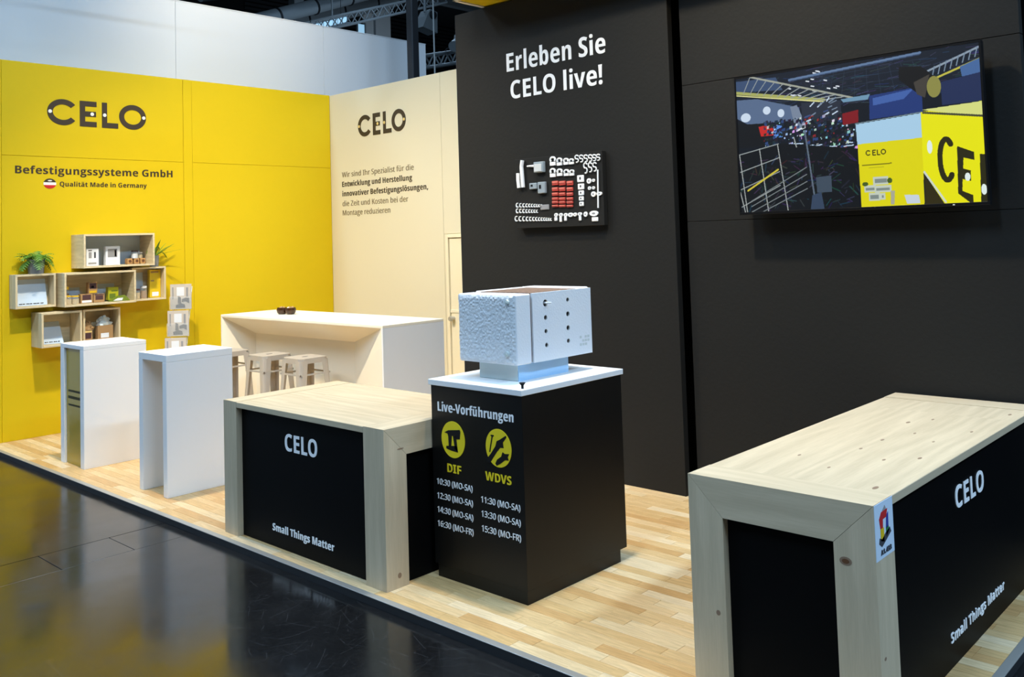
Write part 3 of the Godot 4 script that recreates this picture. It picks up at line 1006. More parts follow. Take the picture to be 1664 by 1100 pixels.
func pillars() -> void:
	# closed pillar with a gold end panel
	var t := thing("display_pillar", "white display pillar with a gold panel in its narrow end", "pillar", V(3.30, 0, -7.80), "white display pillars")
	var x0 := 3.045
	var x1 := 3.56
	var z0 := -8.035
	var z1 := -7.568
	var h := 0.976
	obj("side", bx(V(x0, 0, z0), V(x1, h - 0.034, z0 + 0.072), 0.002), M.white, t)
	obj("side", bx(V(x0, 0, z1 - 0.072), V(x1, h - 0.034, z1), 0.002), M.white, t)
	obj("top", bx(V(x0, h - 0.033, z0), V(x1, h, z1), 0.002), M.white, t)
	var g := obj("end_panel", bx(V(x0 + 0.02, 0, z0 + 0.073), V(x0 + 0.03, h - 0.034, z1 - 0.073)), M.gold, t, "glossy gold panel")
	for q in [[0.585, 0.017], [0.530, 0.022], [0.472, 0.015]]:
		var zz := z0 + 0.11
		while zz < z1 - 0.115:
			var wv := 0.009 + 0.006 * absf(sin(zz * 191.0))
			obj("print_stroke", bx(V(x0 + 0.0185, q[0], zz), V(x0 + 0.0205, q[0] + q[1], minf(zz + wv, z1 - 0.11))), M.gold_text, g)
			zz += wv + 0.005
	# open pillar
	var u := thing("display_pillar", "white display pillar hollow and open at its narrow end", "pillar", V(3.31, 0, -6.41), "white display pillars")
	x0 = 3.062
	x1 = 3.575
	z0 = -6.632
	z1 = -6.208
	h = 0.99
	obj("side", bx(V(x0, 0, z0), V(x1, h - 0.051, z0 + 0.058), 0.002), M.white, u)
	obj("side", bx(V(x0, 0, z1 - 0.058), V(x1, h - 0.051, z1), 0.002), M.white, u)
	obj("top", bx(V(x0, h - 0.05, z0), V(x1, h, z1), 0.002), M.white, u)

# ---------------------------------------------------------------- bar and stools
func bar() -> void:
	var t := thing("bar_counter", "long white bar counter with slanted recessed front, warm light put into its colour", "bar counter", V(5.13, 0, -7.24))
	var xf := 4.79
	var xk := 5.47
	var zl := -8.53
	var zr := -5.95
	var h := 1.05
	var xi := 5.07
	var il := -8.34
	var ir := -6.70
	var hi := 0.847
	obj("top", bx(V(xf, h - 0.022, zl), V(xk, h, zr), 0.002), M.bar_warm_lit, t)
	obj("end_panel", bx(V(xf, 0, zr - 0.018), V(xk, h - 0.023, zr), 0.001), M.white, t)
	obj("end_panel", bx(V(xf, 0, zl), V(xk, h - 0.023, zl + 0.018), 0.001), M.bar_warm_lit, t)
	var yt := h - 0.0235
	var a := zl + 0.019
	var c := zr - 0.019
	var b := MB.new()
	b.slab(V(xf + 0.001, yt, a), V(xf + 0.001, yt, c), V(xi, hi, ir), V(xi, hi, il), V(-1, -0.5, 0), 0.012)
	obj("slanted_panel", b, M.bar_warm_lit, t)
	b = MB.new()
	b.slab(V(xf + 0.001, 0, a), V(xf + 0.001, yt, a), V(xi, hi, il), V(xi, 0, il), V(-1, 0, 0.5), 0.012)
	obj("slanted_panel", b, M.bar_warm_lit, t)
	b = MB.new()
	b.slab(V(xf + 0.001, 0, c), V(xf + 0.001, yt, c), V(xi, hi, ir), V(xi, 0, ir), V(-1, 0, -0.5), 0.012)
	obj("slanted_panel", b, M.bar_warm_lit, t)
	obj("inner_panel", bx(V(xi, 0, il), V(xi + 0.012, hi, ir)), M.bar_warm_lit, t)
	# two small round dark bowls on top
	for k in 2:
		var o := thing("snack_bowl", ["dark brown round bowl on the bar, left of the pair", "dark brown round bowl with pale sweets on the bar, right of the pair"][k], "bowl", V(5.10 + 0.03 * k, h, -7.90 + 0.105 * k), "bowls on the bar")
		var p := V(5.10 + 0.03 * k, h, -7.90 + 0.105 * k)
		b = MB.new()
		b.lathe(p, [[0.0, 0.0], [0.032, 0.0], [0.048, 0.018], [0.054, 0.042], [0.048, 0.066], [0.044, 0.066], [0.049, 0.042], [0.042, 0.02], [0.0, 0.012]], 24)
		obj("bowl_shell", b, M.brown_glass, o)
		for s in (5 if k else 3):
			b = MB.new()
			var q := p + V(0.022 * cos(s * 2.4), 0.060 + 0.004 * (s % 2), 0.022 * sin(s * 2.4))
			b.lathe(q, [[0.0, -0.014], [0.012, -0.008], [0.016, 0.002], [0.011, 0.012], [0.0, 0.016]], 10)
			obj("sweet", b, M.paper if k and s % 2 == 0 else M.cardboard, o)

func stool(at: Vector3, label: String) -> Node3D:
	var t := thing("bar_stool", label, "stool", at, "metal stools at the bar")
	var h := 0.74
	var s := 0.145
	var f := 0.19
	# seat: pan with rounded corners and a grip slot
	var round_rect := func(hw: float, r: float, n: int) -> PackedVector2Array:
		var p := PackedVector2Array()
		for q in [[1, 1, 0.0], [-1, 1, PI / 2], [-1, -1, PI], [1, -1, PI * 1.5]]:
			for k in n + 1:
				var an: float = q[2] + PI / 2 * k / n
				p.append(Vector2(q[0] * (hw - r) + cos(an) * r, q[1] * (hw - r) + sin(an) * r))
		return p
	var b := MB.new()
	var poly: PackedVector2Array = round_rect.call(s, 0.04, 5)
	b.prism(poly, at + V(0, h, 0), V(1, 0, 0), V(0, 0, -1), 0.006)
	obj("seat", b, M.stool, t)
	b = MB.new()
	for k in poly.size():
		var p := poly[k]
		var q := poly[(k + 1) % poly.size()]
		var pa := at + V(p.x, h - 0.004, -p.y)
		var qa := at + V(q.x, h - 0.004, -q.y)
		var pb := at + V(p.x * 1.03, h - 0.045, -p.y * 1.03)
		var qb := at + V(q.x * 1.03, h - 0.045, -q.y * 1.03)
		var nn := V(p.x + q.x, 0.0, -p.y - q.y).normalized()
		b.quad(pa, qa, qb, pb, nn)
	obj("skirt", b, M.stool, t)
	b = MB.new()
	b.prism(disc(0, 0, 0.032, 0.014, 16), at + V(0, h + 0.0008, 0), V(1, 0, 0), V(0, 0, -1), 0.002)
	obj("grip_slot", b, M.dark_steel, t)
	for sx in [-1, 1]:
		for sz in [-1, 1]:
			b = MB.new()
			# folded sheet: two wings and a rounded corner between them, tapering to the foot
			var top := [Vector2(s * 1.02 - 0.075, s * 1.02), Vector2(s * 1.02 - 0.025, s * 1.02), Vector2(s * 1.02 - 0.007, s * 1.02 - 0.007), Vector2(s * 1.02, s * 1.02 - 0.025), Vector2(s * 1.02, s * 1.02 - 0.075)]
			var bot := [Vector2(f - 0.036, f), Vector2(f - 0.018, f), Vector2(f - 0.005, f - 0.005), Vector2(f, f - 0.018), Vector2(f, f - 0.036)]
			for k in 4:
				var p0: Vector2 = top[k]
				var p1: Vector2 = top[k + 1]
				var q0: Vector2 = bot[k]
				var q1: Vector2 = bot[k + 1]
				var A := at + V(p0.x * sx, h - 0.02, p0.y * sz)
				var B := at + V(p1.x * sx, h - 0.02, p1.y * sz)
				var C := at + V(q1.x * sx, 0.0, q1.y * sz)
				var D := at + V(q0.x * sx, 0.0, q0.y * sz)
				b.slab(A, B, C, D, V(sx, 0, sz), 0.002)
			obj("leg", b, M.stool, t)
	for hh in [0.60, 0.24]:
		var r: float = lerpf(f, s * 1.02, hh / h) - 0.004
		for q in [[V(-r, hh, -r), V(r, hh, -r)], [V(-r, hh, r), V(r, hh, r)], [V(-r, hh, -r), V(-r, hh, r)], [V(r, hh, -r), V(r, hh, r)]]:
			b = MB.new()
			b.box(at + q[0] + V(-0.003, -0.007, -0.003), at + q[1] + V(0.003, 0.007, 0.003))
			obj("brace", b, M.stool, t)
	return t

# ---------------------------------------------------------------- screen
var scr: Image

func fill(poly: Array, c: Color) -> void:
	var w := scr.get_width()
	var h := scr.get_height()
	var p := PackedVector2Array()
	for q in poly: p.append(Vector2(q[0] * w, q[1] * h))
	var lo := p[0]
	var hi := p[0]
	for q in p:
		lo = lo.min(q)
		hi = hi.max(q)
	for y in range(maxi(0, int(lo.y)), mini(h, int(hi.y) + 1)):
		for x in range(maxi(0, int(lo.x)), mini(w, int(hi.x) + 1)):
			if Geometry2D.is_point_in_polygon(Vector2(x + 0.5, y + 0.5), p): scr.set_pixel(x, y, c)

func stroke(a: Array, b: Array, wd: float, c: Color) -> void:
	var p := Vector2(a[0] * scr.get_width(), a[1] * scr.get_height())
	var q := Vector2(b[0] * scr.get_width(), b[1] * scr.get_height())
	var n := int(p.distance_to(q) * 1.5) + 1
	for k in n + 1:
		var m := p.lerp(q, float(k) / n)
		var r := int(ceil(wd / 2.0))
		for y in range(-r, r + 1):
			for x in range(-r, r + 1):
				if Vector2(x, y).length() <= wd / 2.0 + 0.3:
					var xx := int(m.x) + x
					var yy := int(m.y) + y
					if xx >= 0 and yy >= 0 and xx < scr.get_width() and yy < scr.get_height(): scr.set_pixel(xx, yy, c)

func oval(cx: float, cy: float, rx: float, ry: float, c: Color) -> void:
	var p := []
	for k in 24: p.append([cx + cos(TAU * k / 24) * rx, cy + sin(TAU * k / 24) * ry])
	fill(p, c)

func screen_picture() -> ImageTexture:
	scr = Image.create(720, 405, false, Image.FORMAT_RGB8)
	scr.fill(c8(14, 20, 30))
	var g := RandomNumberGenerator.new()
	g.seed = 12
	# roof space
	fill([[0, 0], [1, 0], [1, 0.30], [0, 0.28]], c8(18, 26, 40))
	for k in 220:
		var x := g.randf()
		var y := g.randf() * 0.3
		stroke([x, y], [x + g.randf_range(0.01, 0.08), y - g.randf_range(-0.02, 0.03)], 1.0, c8(30 + g.randi() % 50, 44 + g.randi() % 50, 66 + g.randi() % 60))
	for k in 9: stroke([0.40 + 0.045 * k, 0.06], [0.36 + 0.055 * k, 0.27], 1.0, c8(48, 62, 82))
	for k in 5: stroke([0.38, 0.08 + 0.045 * k], [0.82, 0.05 + 0.05 * k], 1.0, c8(44, 58, 78))
	for k in 40: stroke([0.25 + g.randf() * 0.2, 0.03 + g.randf() * 0.16], [0.26 + g.randf() * 0.2, 0.04 + g.randf() * 0.16], 1.0, c8(30, 40, 54))
	for k in 16:
		var x := 0.24 + g.randf() * 0.22
		var y := 0.02 + g.randf() * 0.18
		stroke([x, y], [x + 0.012, y + 0.006], 3.0, c8(225, 232, 240))
	stroke([0.25, 0.065], [0.79, 0.012], 6.0, c8(96, 122, 158))
	stroke([0.25, 0.075], [0.79, 0.022], 2.0, c8(52, 70, 100))
	# pale panels and truss at the left
	fill([[0.0, 0.02], [0.19, 0.03], [0.22, 0.13], [0.0, 0.10]], c8(58, 78, 112))
	stroke([0.0, 0.105], [0.40, 0.24], 8.0, c8(168, 172, 96))
	stroke([0.0, 0.125], [0.40, 0.252], 3.0, c8(226, 224, 150))
	stroke([0.07, 0.0], [0.53, 0.255], 4.0, c8(160, 164, 150))
	for k in 12:
		var f := k / 12.0
		stroke([lerpf(0.07, 0.53, f), lerpf(0.0, 0.255, f)], [lerpf(0.02, 0.40, f + 0.04), lerpf(0.11, 0.245, f + 0.04)], 2.0, c8(150, 158, 160))
	fill([[0.0, 0.16], [0.10, 0.17], [0.29, 0.27], [0.30, 0.36], [0.05, 0.35], [0.0, 0.30]], c8(88, 108, 140))
	fill([[0.0, 0.34], [0.13, 0.36], [0.13, 0.52], [0.0, 0.52]], c8(16, 18, 22))
	for q in [[0.041, 0.298, 0.024, 0.034], [0.142, 0.263, 0.018, 0.03], [0.207, 0.295, 0.016, 0.03]]: oval(q[0], q[1], q[2], q[3], c8(204, 220, 238))
	fill([[0.25, 0.26], [0.28, 0.25], [0.32, 0.41], [0.27, 0.43]], c8(120, 134, 156))
	stroke([0.275, 0.435], [0.318, 0.412], 5.0, c8(226, 234, 240))
	# crowd and neighbouring stands
	fill([[0.10, 0.375], [0.17, 0.37], [0.17, 0.45], [0.11, 0.45]], c8(196, 40, 36))
	fill([[0.17, 0.38], [0.21, 0.38], [0.21, 0.47], [0.17, 0.47]], c8(88, 140, 220))
	fill([[0.30, 0.24], [0.47, 0.26], [0.47, 0.40], [0.30, 0.36]], c8(40, 46, 60))
	for k in 26:
		var x := g.randf_range(0.29, 0.47)
		var y := g.randf_range(0.25, 0.42)
		stroke([x, y], [x + g.randf_range(0.01, 0.03), y - g.randf_range(0.005, 0.03)], g.randf_range(1.5, 4.0), [c8(196, 214, 232), c8(120, 138, 160), c8(150, 40, 44), c8(18, 20, 26), c8(60, 80, 130)][g.randi() % 5])
	for k in 900:
		var x := g.randf_range(0.12, 0.53)
		var y := g.randf_range(0.34, 0.68)
		var dark := g.randf()
		var c := c8(18 + g.randi() % 26, 22 + g.randi() % 28, 32 + g.randi() % 36)
		if dark > 0.90: c = c8(130 + g.randi() % 100, 150 + g.randi() % 90, 180 + g.randi() % 70)
		elif dark > 0.86: c = c8(140, 34, 40)
		elif dark > 0.72: c = c8(46, 70, 120)
		var w := g.randf_range(0.003, 0.013)
		fill([[x, y], [x + w, y - w * 0.4], [x + w, y + w * 1.3], [x, y + w * 1.6]], c)
	for k in 14:
		var x := g.randf_range(0.2, 0.5)
		var y := g.randf_range(0.52, 0.66)
		stroke([x, y], [x + g.randf_range(0.01, 0.04), y + g.randf_range(-0.01, 0.01)], 2.5, c8(190, 212, 236))
	fill([[0.474, 0.35], [0.54, 0.335], [0.538, 0.422], [0.473, 0.43]], c8(126, 22, 30))
	fill([[0.587, 0.25], [0.79, 0.23], [0.789, 0.397], [0.583, 0.412]], c8(34, 56, 118))
	fill([[0.60, 0.27], [0.76, 0.24], [0.72, 0.30], [0.60, 0.32]], c8(66, 98, 168))
	fill([[0.47, 0.25], [0.59, 0.24], [0.58, 0.275], [0.48, 0.275]], c8(110, 150, 178))
	# dark left foreground with scaffold rails
	fill([[0.0, 0.57], [0.19, 0.51], [0.53, 0.60], [0.535, 1.0], [0.0, 1.0]], c8(12, 15, 20))
	for k in 170:
		var x := g.randf() * 0.52
		var y := 0.60 + g.randf() * 0.38
		stroke([x, y], [x + g.randf_range(-0.04, 0.04), y + g.randf_range(-0.02, 0.07)], g.randf_range(1.0, 2.5), c8(16 + g.randi() % 44, 20 + g.randi() % 48, 28 + g.randi() % 56))
	for k in 4:
		stroke([0.003, 0.57 + 0.13 * k], [0.19, 0.515 + 0.10 * k], 2.0, c8(150, 158, 158))
	for q in [[0.003, 0.57, 0.03, 1.0], [0.10, 0.54, 0.13, 1.0], [0.185, 0.52, 0.22, 1.0], [0.0, 0.85, 0.02, 1.0], [0.26, 0.48, 0.27, 0.55]]: stroke([q[0], q[1]], [q[2], q[3]], 3.0, c8(164, 170, 168))
	for k in 4: stroke([0.05, 0.92 + 0.04 * k], [0.31, 0.70 + 0.05 * k], 1.5, c8(120, 128, 130))
	stroke([0.037, 0.84], [0.183, 0.70], 4.0, c8(204, 190, 60))
	stroke([0.31, 0.44], [0.345, 1.0], 5.0, c8(92, 106, 122))
	fill([[0.349, 0.775], [0.415, 0.77], [0.415, 0.885], [0.352, 0.885]], c8(62, 76, 92))
	fill([[0.33, 0.90], [0.37, 0.88], [0.38, 1.0], [0.32, 1.0]], c8(52, 68, 92))
	# right roof truss and the lamp
	stroke([0.844, 0.19], [1.0, 0.105], 5.0, c8(190, 184, 70))
	stroke([0.812, 0.14], [1.0, 0.03], 4.0, c8(140, 156, 172))
	for k in 8: stroke([0.83 + 0.022 * k, 0.18 - 0.013 * k], [0.84 + 0.022 * k, 0.115 - 0.012 * k], 2.0, c8(120, 140, 160))
	fill([[0.93, 0.14], [1.0, 0.10], [1.0, 0.24], [0.94, 0.25]], c8(70, 104, 156))
	fill([[0.86, 0.22], [1.0, 0.19], [1.0, 0.37], [0.86, 0.37]], c8(34, 46, 84))
	fill([[0.707, 0.085], [0.79, 0.10], [0.85, 0.20], [0.80, 0.315], [0.705, 0.17]], c8(16, 16, 18))
	fill([[0.76, 0.20], [0.82, 0.16], [0.80, 0.31], [0.77, 0.28]], c8(66, 62, 56))
	oval(0.834, 0.245, 0.026, 0.07, c8(140, 138, 70))
	# white neighbour wall, yellow wall with the small logo
	fill([[0.526, 0.435], [0.785, 0.405], [0.781, 0.567], [0.529, 0.575]], c8(168, 206, 232))
	stroke([0.526, 0.43], [0.785, 0.40], 3.0, c8(110, 130, 140))
	fill([[0.530, 0.572], [0.781, 0.566], [0.777, 1.0], [0.534, 1.0]], c8(222, 214, 8))
	var dk := c8(62, 60, 10)
	for q in [[0.571, 1], [0.631, 0]]:
		for k in 40:
			var an: float = (0.75 + 4.8 * k / 39.0) if q[1] else TAU * k / 39.0
			stroke([q[0] + cos(an) * 0.0085, 0.636 + sin(an) * 0.015], [q[0] + cos(an) * 0.0085, 0.636 + sin(an) * 0.015], 2.0, dk)
	for q in [[0.589, 0.621, 0.589, 0.652], [0.589, 0.621, 0.600, 0.621], [0.589, 0.636, 0.598, 0.636], [0.589, 0.652, 0.600, 0.652], [0.608, 0.621, 0.608, 0.652], [0.608, 0.652, 0.618, 0.652]]: stroke([q[0], q[1]], [q[2], q[3]], 2.0, dk)
	stroke([0.545, 0.717], [0.66, 0.716], 2.0, c8(120, 116, 10))
	stroke([0.572, 0.738], [0.63, 0.738], 1.0, c8(140, 134, 20))
	for q in [[0.585, 0.80, 0.645, 0.855], [0.548, 0.855, 0.595, 0.90], [0.59, 0.86, 0.655, 0.905], [0.565, 0.905, 0.61, 0.96], [0.61, 0.91, 0.63, 0.955]]:
		fill([[q[0], q[1]], [q[2], q[1]], [q[2], q[3]], [q[0], q[3]]], c8(196, 206, 190))
		fill([[q[0] + 0.006, q[1] + 0.016], [q[2] - 0.006, q[1] + 0.016], [q[2] - 0.006, q[3] - 0.012], [q[0] + 0.006, q[3] - 0.012]], c8(128, 140, 136))
	oval(0.553, 0.845, 0.012, 0.014, c8(70, 92, 30))
	oval(0.650, 0.83, 0.010, 0.018, c8(70, 92, 30))
	fill([[0.652, 0.90], [0.668, 0.90], [0.664, 0.99], [0.650, 0.99]], c8(170, 170, 150))
	fill([[0.703, 0.93], [0.758, 0.935], [0.762, 0.99], [0.712, 0.99]], c8(200, 212, 224))
	# yellow box sign with the large letters
	fill([[0.781, 0.40], [1.0, 0.37], [1.0, 1.0], [0.85, 1.0], [0.779, 0.79]], c8(232, 230, 8))
	fill([[0.785, 0.385], [1.0, 0.372], [1.0, 0.47], [0.83, 0.405]], c8(214, 220, 130))
	stroke([0.79, 0.405], [1.0, 0.465], 4.0, c8(70, 72, 50))
	fill([[0.782, 0.81], [0.85, 1.0], [0.781, 1.0]], c8(48, 42, 10))
	stroke([0.782, 0.79], [0.855, 0.99], 5.0, c8(206, 216, 206))
	var ink := c8(42, 40, 12)
	for k in 90:
		var an := 0.85 + 4.6 * k / 89.0
		stroke([0.866 + cos(an) * 0.024, 0.72 + sin(an) * 0.13], [0.866 + cos(an) * 0.024, 0.72 + sin(an) * 0.13], 13.0, ink)
	fill([[0.905, 0.64], [0.962, 0.685], [0.962, 0.735], [0.925, 0.715], [0.922, 0.785], [0.948, 0.80], [0.947, 0.865], [0.918, 0.85], [0.915, 0.925], [0.952, 0.955], [0.951, 1.0], [0.94, 1.0], [0.900, 0.94]], ink)
	fill([[0.982, 0.70], [1.0, 0.705], [1.0, 1.0], [0.978, 1.0]], ink)
	for q in [[0.807, 0.631, 0.010, 0.044], [0.936, 0.838, 0.010, 0.026], [0.990, 0.922, 0.010, 0.034]]: oval(q[0], q[1], q[2], q[3], c8(226, 240, 236))
	return ImageTexture.create_from_image(scr)

func television() -> void:
	var t := thing("flat_screen", "large flat screen on the black wall showing the hall and yellow stand", "television", V(5.2, 1.84, -2.12))
	var x0 := 5.155
	var y0 := 1.838
	var y1 := 2.702
	var z0 := -2.858
	var z1 := -1.418
	obj("housing", bx(V(x0 + 0.006, y0 + 0.002, z0 + 0.002), V(x0 + 0.05, y1 - 0.002, z1 - 0.002), 0.004), M.bezel, t)
	for q in [[V(x0, y0, z0), V(x0 + 0.03, y0 + 0.016, z1)], [V(x0, y1 - 0.012, z0), V(x0 + 0.03, y1, z1)], [V(x0, y0 + 0.016, z0), V(x0 + 0.03, y1 - 0.012, z0 + 0.012)], [V(x0, y0 + 0.016, z1 - 0.012), V(x0 + 0.03, y1 - 0.012, z1)]]:
		obj("bezel", bx(q[0], q[1], 0.001), M.bezel, t)
	var m := StandardMaterial3D.new()
	m.albedo_color = c8(6, 6, 7)
	m.roughness = 0.35
	m.emission_enabled = true
	m.emission = Color.WHITE
	m.emission_operator = BaseMaterial3D.EMISSION_OP_MULTIPLY
	m.emission_texture = screen_picture()
	m.emission_energy_multiplier = 1.0
	var b := MB.new()
	b.quad(V(x0 + 0.003, y0 + 0.015, z0 + 0.011), V(x0 + 0.003, y0 + 0.015, z1 - 0.011), V(x0 + 0.003, y1 - 0.011, z1 - 0.011), V(x0 + 0.003, y1 - 0.011, z0 + 0.011), V(-1, 0, 0))
	obj("screen", b, m, t)
	obj("wall_mount", bx(V(x0 + 0.05, 2.06, -2.5), V(5.30, 2.48, -1.75)), M.dark_steel, t)
	obj("power_light", bx(V(x0 - 0.001, y0 + 0.004, -1.60), V(x0 + 0.002, y0 + 0.009, -1.59)), M.dot, t)

# ---------------------------------------------------------------- display board with fittings
func bp(a: float, b: float) -> Vector2:
	# place on the board (z, y) of a point of the fittings' layout drawing
	return Vector2(-5.008225 + 0.00097349 * a - 2.944e-5 * b - 7.5775e-8 * a * a, 2.500417 - 8.7287e-5 * a - 7.0497e-4 * b + 5.8e-8 * a * b + 4.5e-9 * a * a + 1.4e-9 * b * b)

func sample_board() -> void:
	var t := thing("sample_board", "black board of white and red plastic fittings on the black wall", "display board", V(5.2, 1.808, -4.355))
	var xf := 5.180
	obj("board", bx(V(xf, 1.808, -4.775), V(5.225, 2.338, -3.935), 0.002), M.black_wall, t)
	obj("spacer", bx(V(5.225, 1.9, -4.7), V(5.233, 2.25, -4.0)), M.black, t)
	var Z := V(0, 0, 1)
	var U := Vector3.UP
	var W := 0.00092
	var Hh := 0.00070
	var at := func(a: float, b: float) -> Vector3:
		var p := bp(a, b)
		return V(xf, p.y, p.x)
	# open pipe clips: ring on a foot
	for q in [[680, 215, 70, 100], [755, 222, 62, 85], [828, 220, 58, 72], [888, 220, 55, 62], [680, 345, 68, 98], [757, 342, 65, 80], [832, 345, 60, 72], [893, 345, 52, 65]]:
		var o: Vector3 = at.call(q[0], q[1]) + V(-0.012, 0, 0)
		var w: float = q[2] * W * 0.86
		var h: float = q[3] * Hh
		var b := MB.new()
		b.prism(arc_poly(w / 2, h * 0.36, w * 0.2, w * 0.2, -0.6, PI + 0.6, 18), o + U * h * 0.12, Z, U, 0.012)
		b.prism(rect(-w * 0.46, -h * 0.5, w * 0.46, -h * 0.12), o, Z, U, 0.012)
		obj("pipe_clip", b, M.letter_white, t)
	# S hooks
	for q in [[950, 195, 75], [1000, 192, 72], [1050, 190, 72], [1100, 187, 70], [1145, 183, 66], [1190, 178, 62], [1048, 298, 108], [1100, 290, 98], [1150, 285, 90]]:
		var o: Vector3 = at.call(q[0], q[1]) + V(-0.008, 0, 0)
		var h: float = q[2] * Hh
		var b := MB.new()
		var pts := []
		for k in 9: pts.append(o + U * (h * 0.25) + Z * (cos(0.4 + PI * 1.2 * k / 8.0) * 0.016) + U * (sin(0.4 + PI * 1.2 * k / 8.0) * h * 0.25))
		for k in 9: pts.append(o - U * (h * 0.22) + Z * (cos(1.9 - PI * 1.25 * k / 8.0) * 0.014) + U * (sin(1.9 - PI * 1.25 * k / 8.0) * h * 0.25))
		b.tube(pts, 0.0055, 6)
		obj("hook", b, M.letter_white, t)
	for j in 6:
		for k in 3:
			var yy: float = [465, 533, 588, 640, 680, 720][j]
			var hh: float = [58, 52, 44, 38, 34, 30][j] * Hh
			var o: Vector3 = at.call([708, 787, 872][k], yy)
			var b := MB.new()
			b.box(o + V(-0.012, -hh * 0.4, -0.029), o + V(0, hh * 0.4, 0.029), 0.003)
			var blk := obj("red_clip", b, M.clip_red, t)
			var b2 := MB.new()
			b2.box(o + V(-0.015, 0.0, -0.026), o + V(-0.012, hh * 0.36, 0.026), 0.001)
			obj("clip_lip", b2, mat_pink(), blk)
	for q in [[992, 415, 65, 72], [997, 503, 60, 60], [1000, 575, 52, 50], [1001, 637, 46, 45], [1003, 697, 42, 45]]:
		var o: Vector3 = at.call(q[0], q[1])
		var w: float = q[2] * W
		var h: float = q[3] * Hh
		var b := MB.new()
		b.box(o + V(-0.014, -h / 2, -w / 2), o + V(0, h / 2, w / 2), 0.004)
		var p := obj("square_plug", b, M.letter_white, t)
		var b2 := MB.new()
		b2.prism(disc(0, h * 0.05, w * 0.14, h * 0.22, 12), o + V(-0.0148, 0, 0), Z, U, 0.001)
		obj("plug_hole", b2, M.ink, p)
	for q in [[1085, 440, 21, 27], [1135, 433, 13, 16], [1090, 520, 14, 18], [1135, 517, 13, 16], [1135, 587, 22, 27], [1200, 582, 26, 20], [718, 820, 18, 20], [772, 820, 18, 20], [825, 820, 18, 20], [880, 818, 26, 22], [930, 815, 16, 20], [983, 810, 20, 18], [1047, 812, 18, 26], [1140, 803, 42, 28]]:
		var o: Vector3 = at.call(q[0], q[1])
		var b := MB.new()
		b.prism(disc(0, 0, q[2] * W, q[3] * Hh, 16), o + V(-0.010, 0, 0), Z, U, 0.010)
		var p := obj("round_cap", b, M.letter_white, t)
		var b2 := MB.new()
		b2.prism(disc(0, 0, q[2] * W * 0.4, q[3] * Hh * 0.35, 10), o + V(-0.0108, 0, 0), Z, U, 0.001)
		obj("cap_mark", b2, M.ink_pale, p)
	for q in [[715, 865, 30, 40], [768, 868, 24, 55], [822, 862, 26, 45], [985, 856, 24, 50], [1152, 868, 60, 42]]:
		var o: Vector3 = at.call(q[0], q[1])
		obj("small_plug", bx(o + V(-0.010, -q[3] * Hh / 2, -q[2] * W / 2), o + V(0, q[3] * Hh / 2, q[2] * W / 2), 0.003), M.letter_white, t)
	var b := MB.new()
	b.tube([at.call(1187, 315) + V(-0.01, 0, 0), at.call(1192, 742) + V(-0.01, 0, 0)], 0.006, 8)
	obj("rod", b, M.letter_white, t)
	b = MB.new()
	b.tube([at.call(352, 212) + V(-0.018, 0, 0), at.call(342, 285) + V(-0.018, 0, 0), at.call(350, 380) + V(-0.018, 0, 0), at.call(360, 512) + V(-0.018, 0, 0)], 0.0155, 12)
	obj("bent_tube", b, M.letter_white, t)
	b = MB.new()
	b.tube([at.call(302, 355) + V(-0.018, 0, 0), at.call(304, 430) + V(-0.018, 0, 0), at.call(314, 518) + V(-0.018, 0, 0)], 0.0145, 12)
	obj("bent_tube", b, M.letter_white, t)
	var grey := mat(c8(150, 162, 170), 0.5)
	for q in [[540, 287, 105, 115, 0.03], [470, 498, 82, 66, 0.02], [568, 515, 80, 122, 0.025]]:
		var o: Vector3 = at.call(q[0], q[1])
		var w: float = q[2] * W
		var h: float = q[3] * Hh
		var p := obj("grey_box", bx(o + V(-q[4], -h / 2, -w / 2), o + V(0, h / 2, w / 2), 0.004), grey, t)
		if q[0] != 540:
			obj("box_opening", bx(o + V(-q[4] - 0.001, -h * 0.1, -w * 0.28), o + V(-q[4] + 0.001, h * 0.25, w * 0.0)), M.black, p)
		else:
			obj("box_lid", bx(o + V(-q[4] - 0.006, -h * 0.42, -w * 0.40), o + V(-q[4], h * 0.30, w * 0.36), 0.002), M.hall_pale, p)
	b = MB.new()
	b.cone(at.call(400, 277) + V(-0.012, 0, 0), at.call(486, 273) + V(-0.012, 0, 0), 0.006, 0.011, 10)
	obj("nozzle", b, M.letter_white, t)
	# clip strips: rows of rings that get smaller to the right
	for q in [[285, 555, 712, 50, 20], [285, 520, 775, 50, 22], [275, 680, 862, 58, 22]]:
		var x: float = q[0]
		var sz: float = q[3]
		while x < q[1]:
			var o: Vector3 = at.call(x, q[2] + (x - q[0]) * 0.02) + V(-0.010, 0, 0)
			var ring := MB.new()
			ring.prism(arc_poly(sz * W * 0.33, sz * Hh * 0.52, 0.0055, 0.0055, PI * 0.35, PI * 1.7, 12), o, Z, U, 0.010)
			obj("strip_clip", ring, M.letter_white, t)
			x += sz * 0.74
			sz = maxf(sz * 0.945, q[4])
	var o9: Vector3 = at.call(590, 733)
	obj("strip_end", bx(o9 + V(-0.01, -0.019, -0.042), o9 + V(0, 0.019, 0.042), 0.003), M.ink_pale, t)

var pink: StandardMaterial3D
func mat_pink() -> StandardMaterial3D:
	if pink == null: pink = mat(c8(226, 120, 104), 0.5)
	return pink

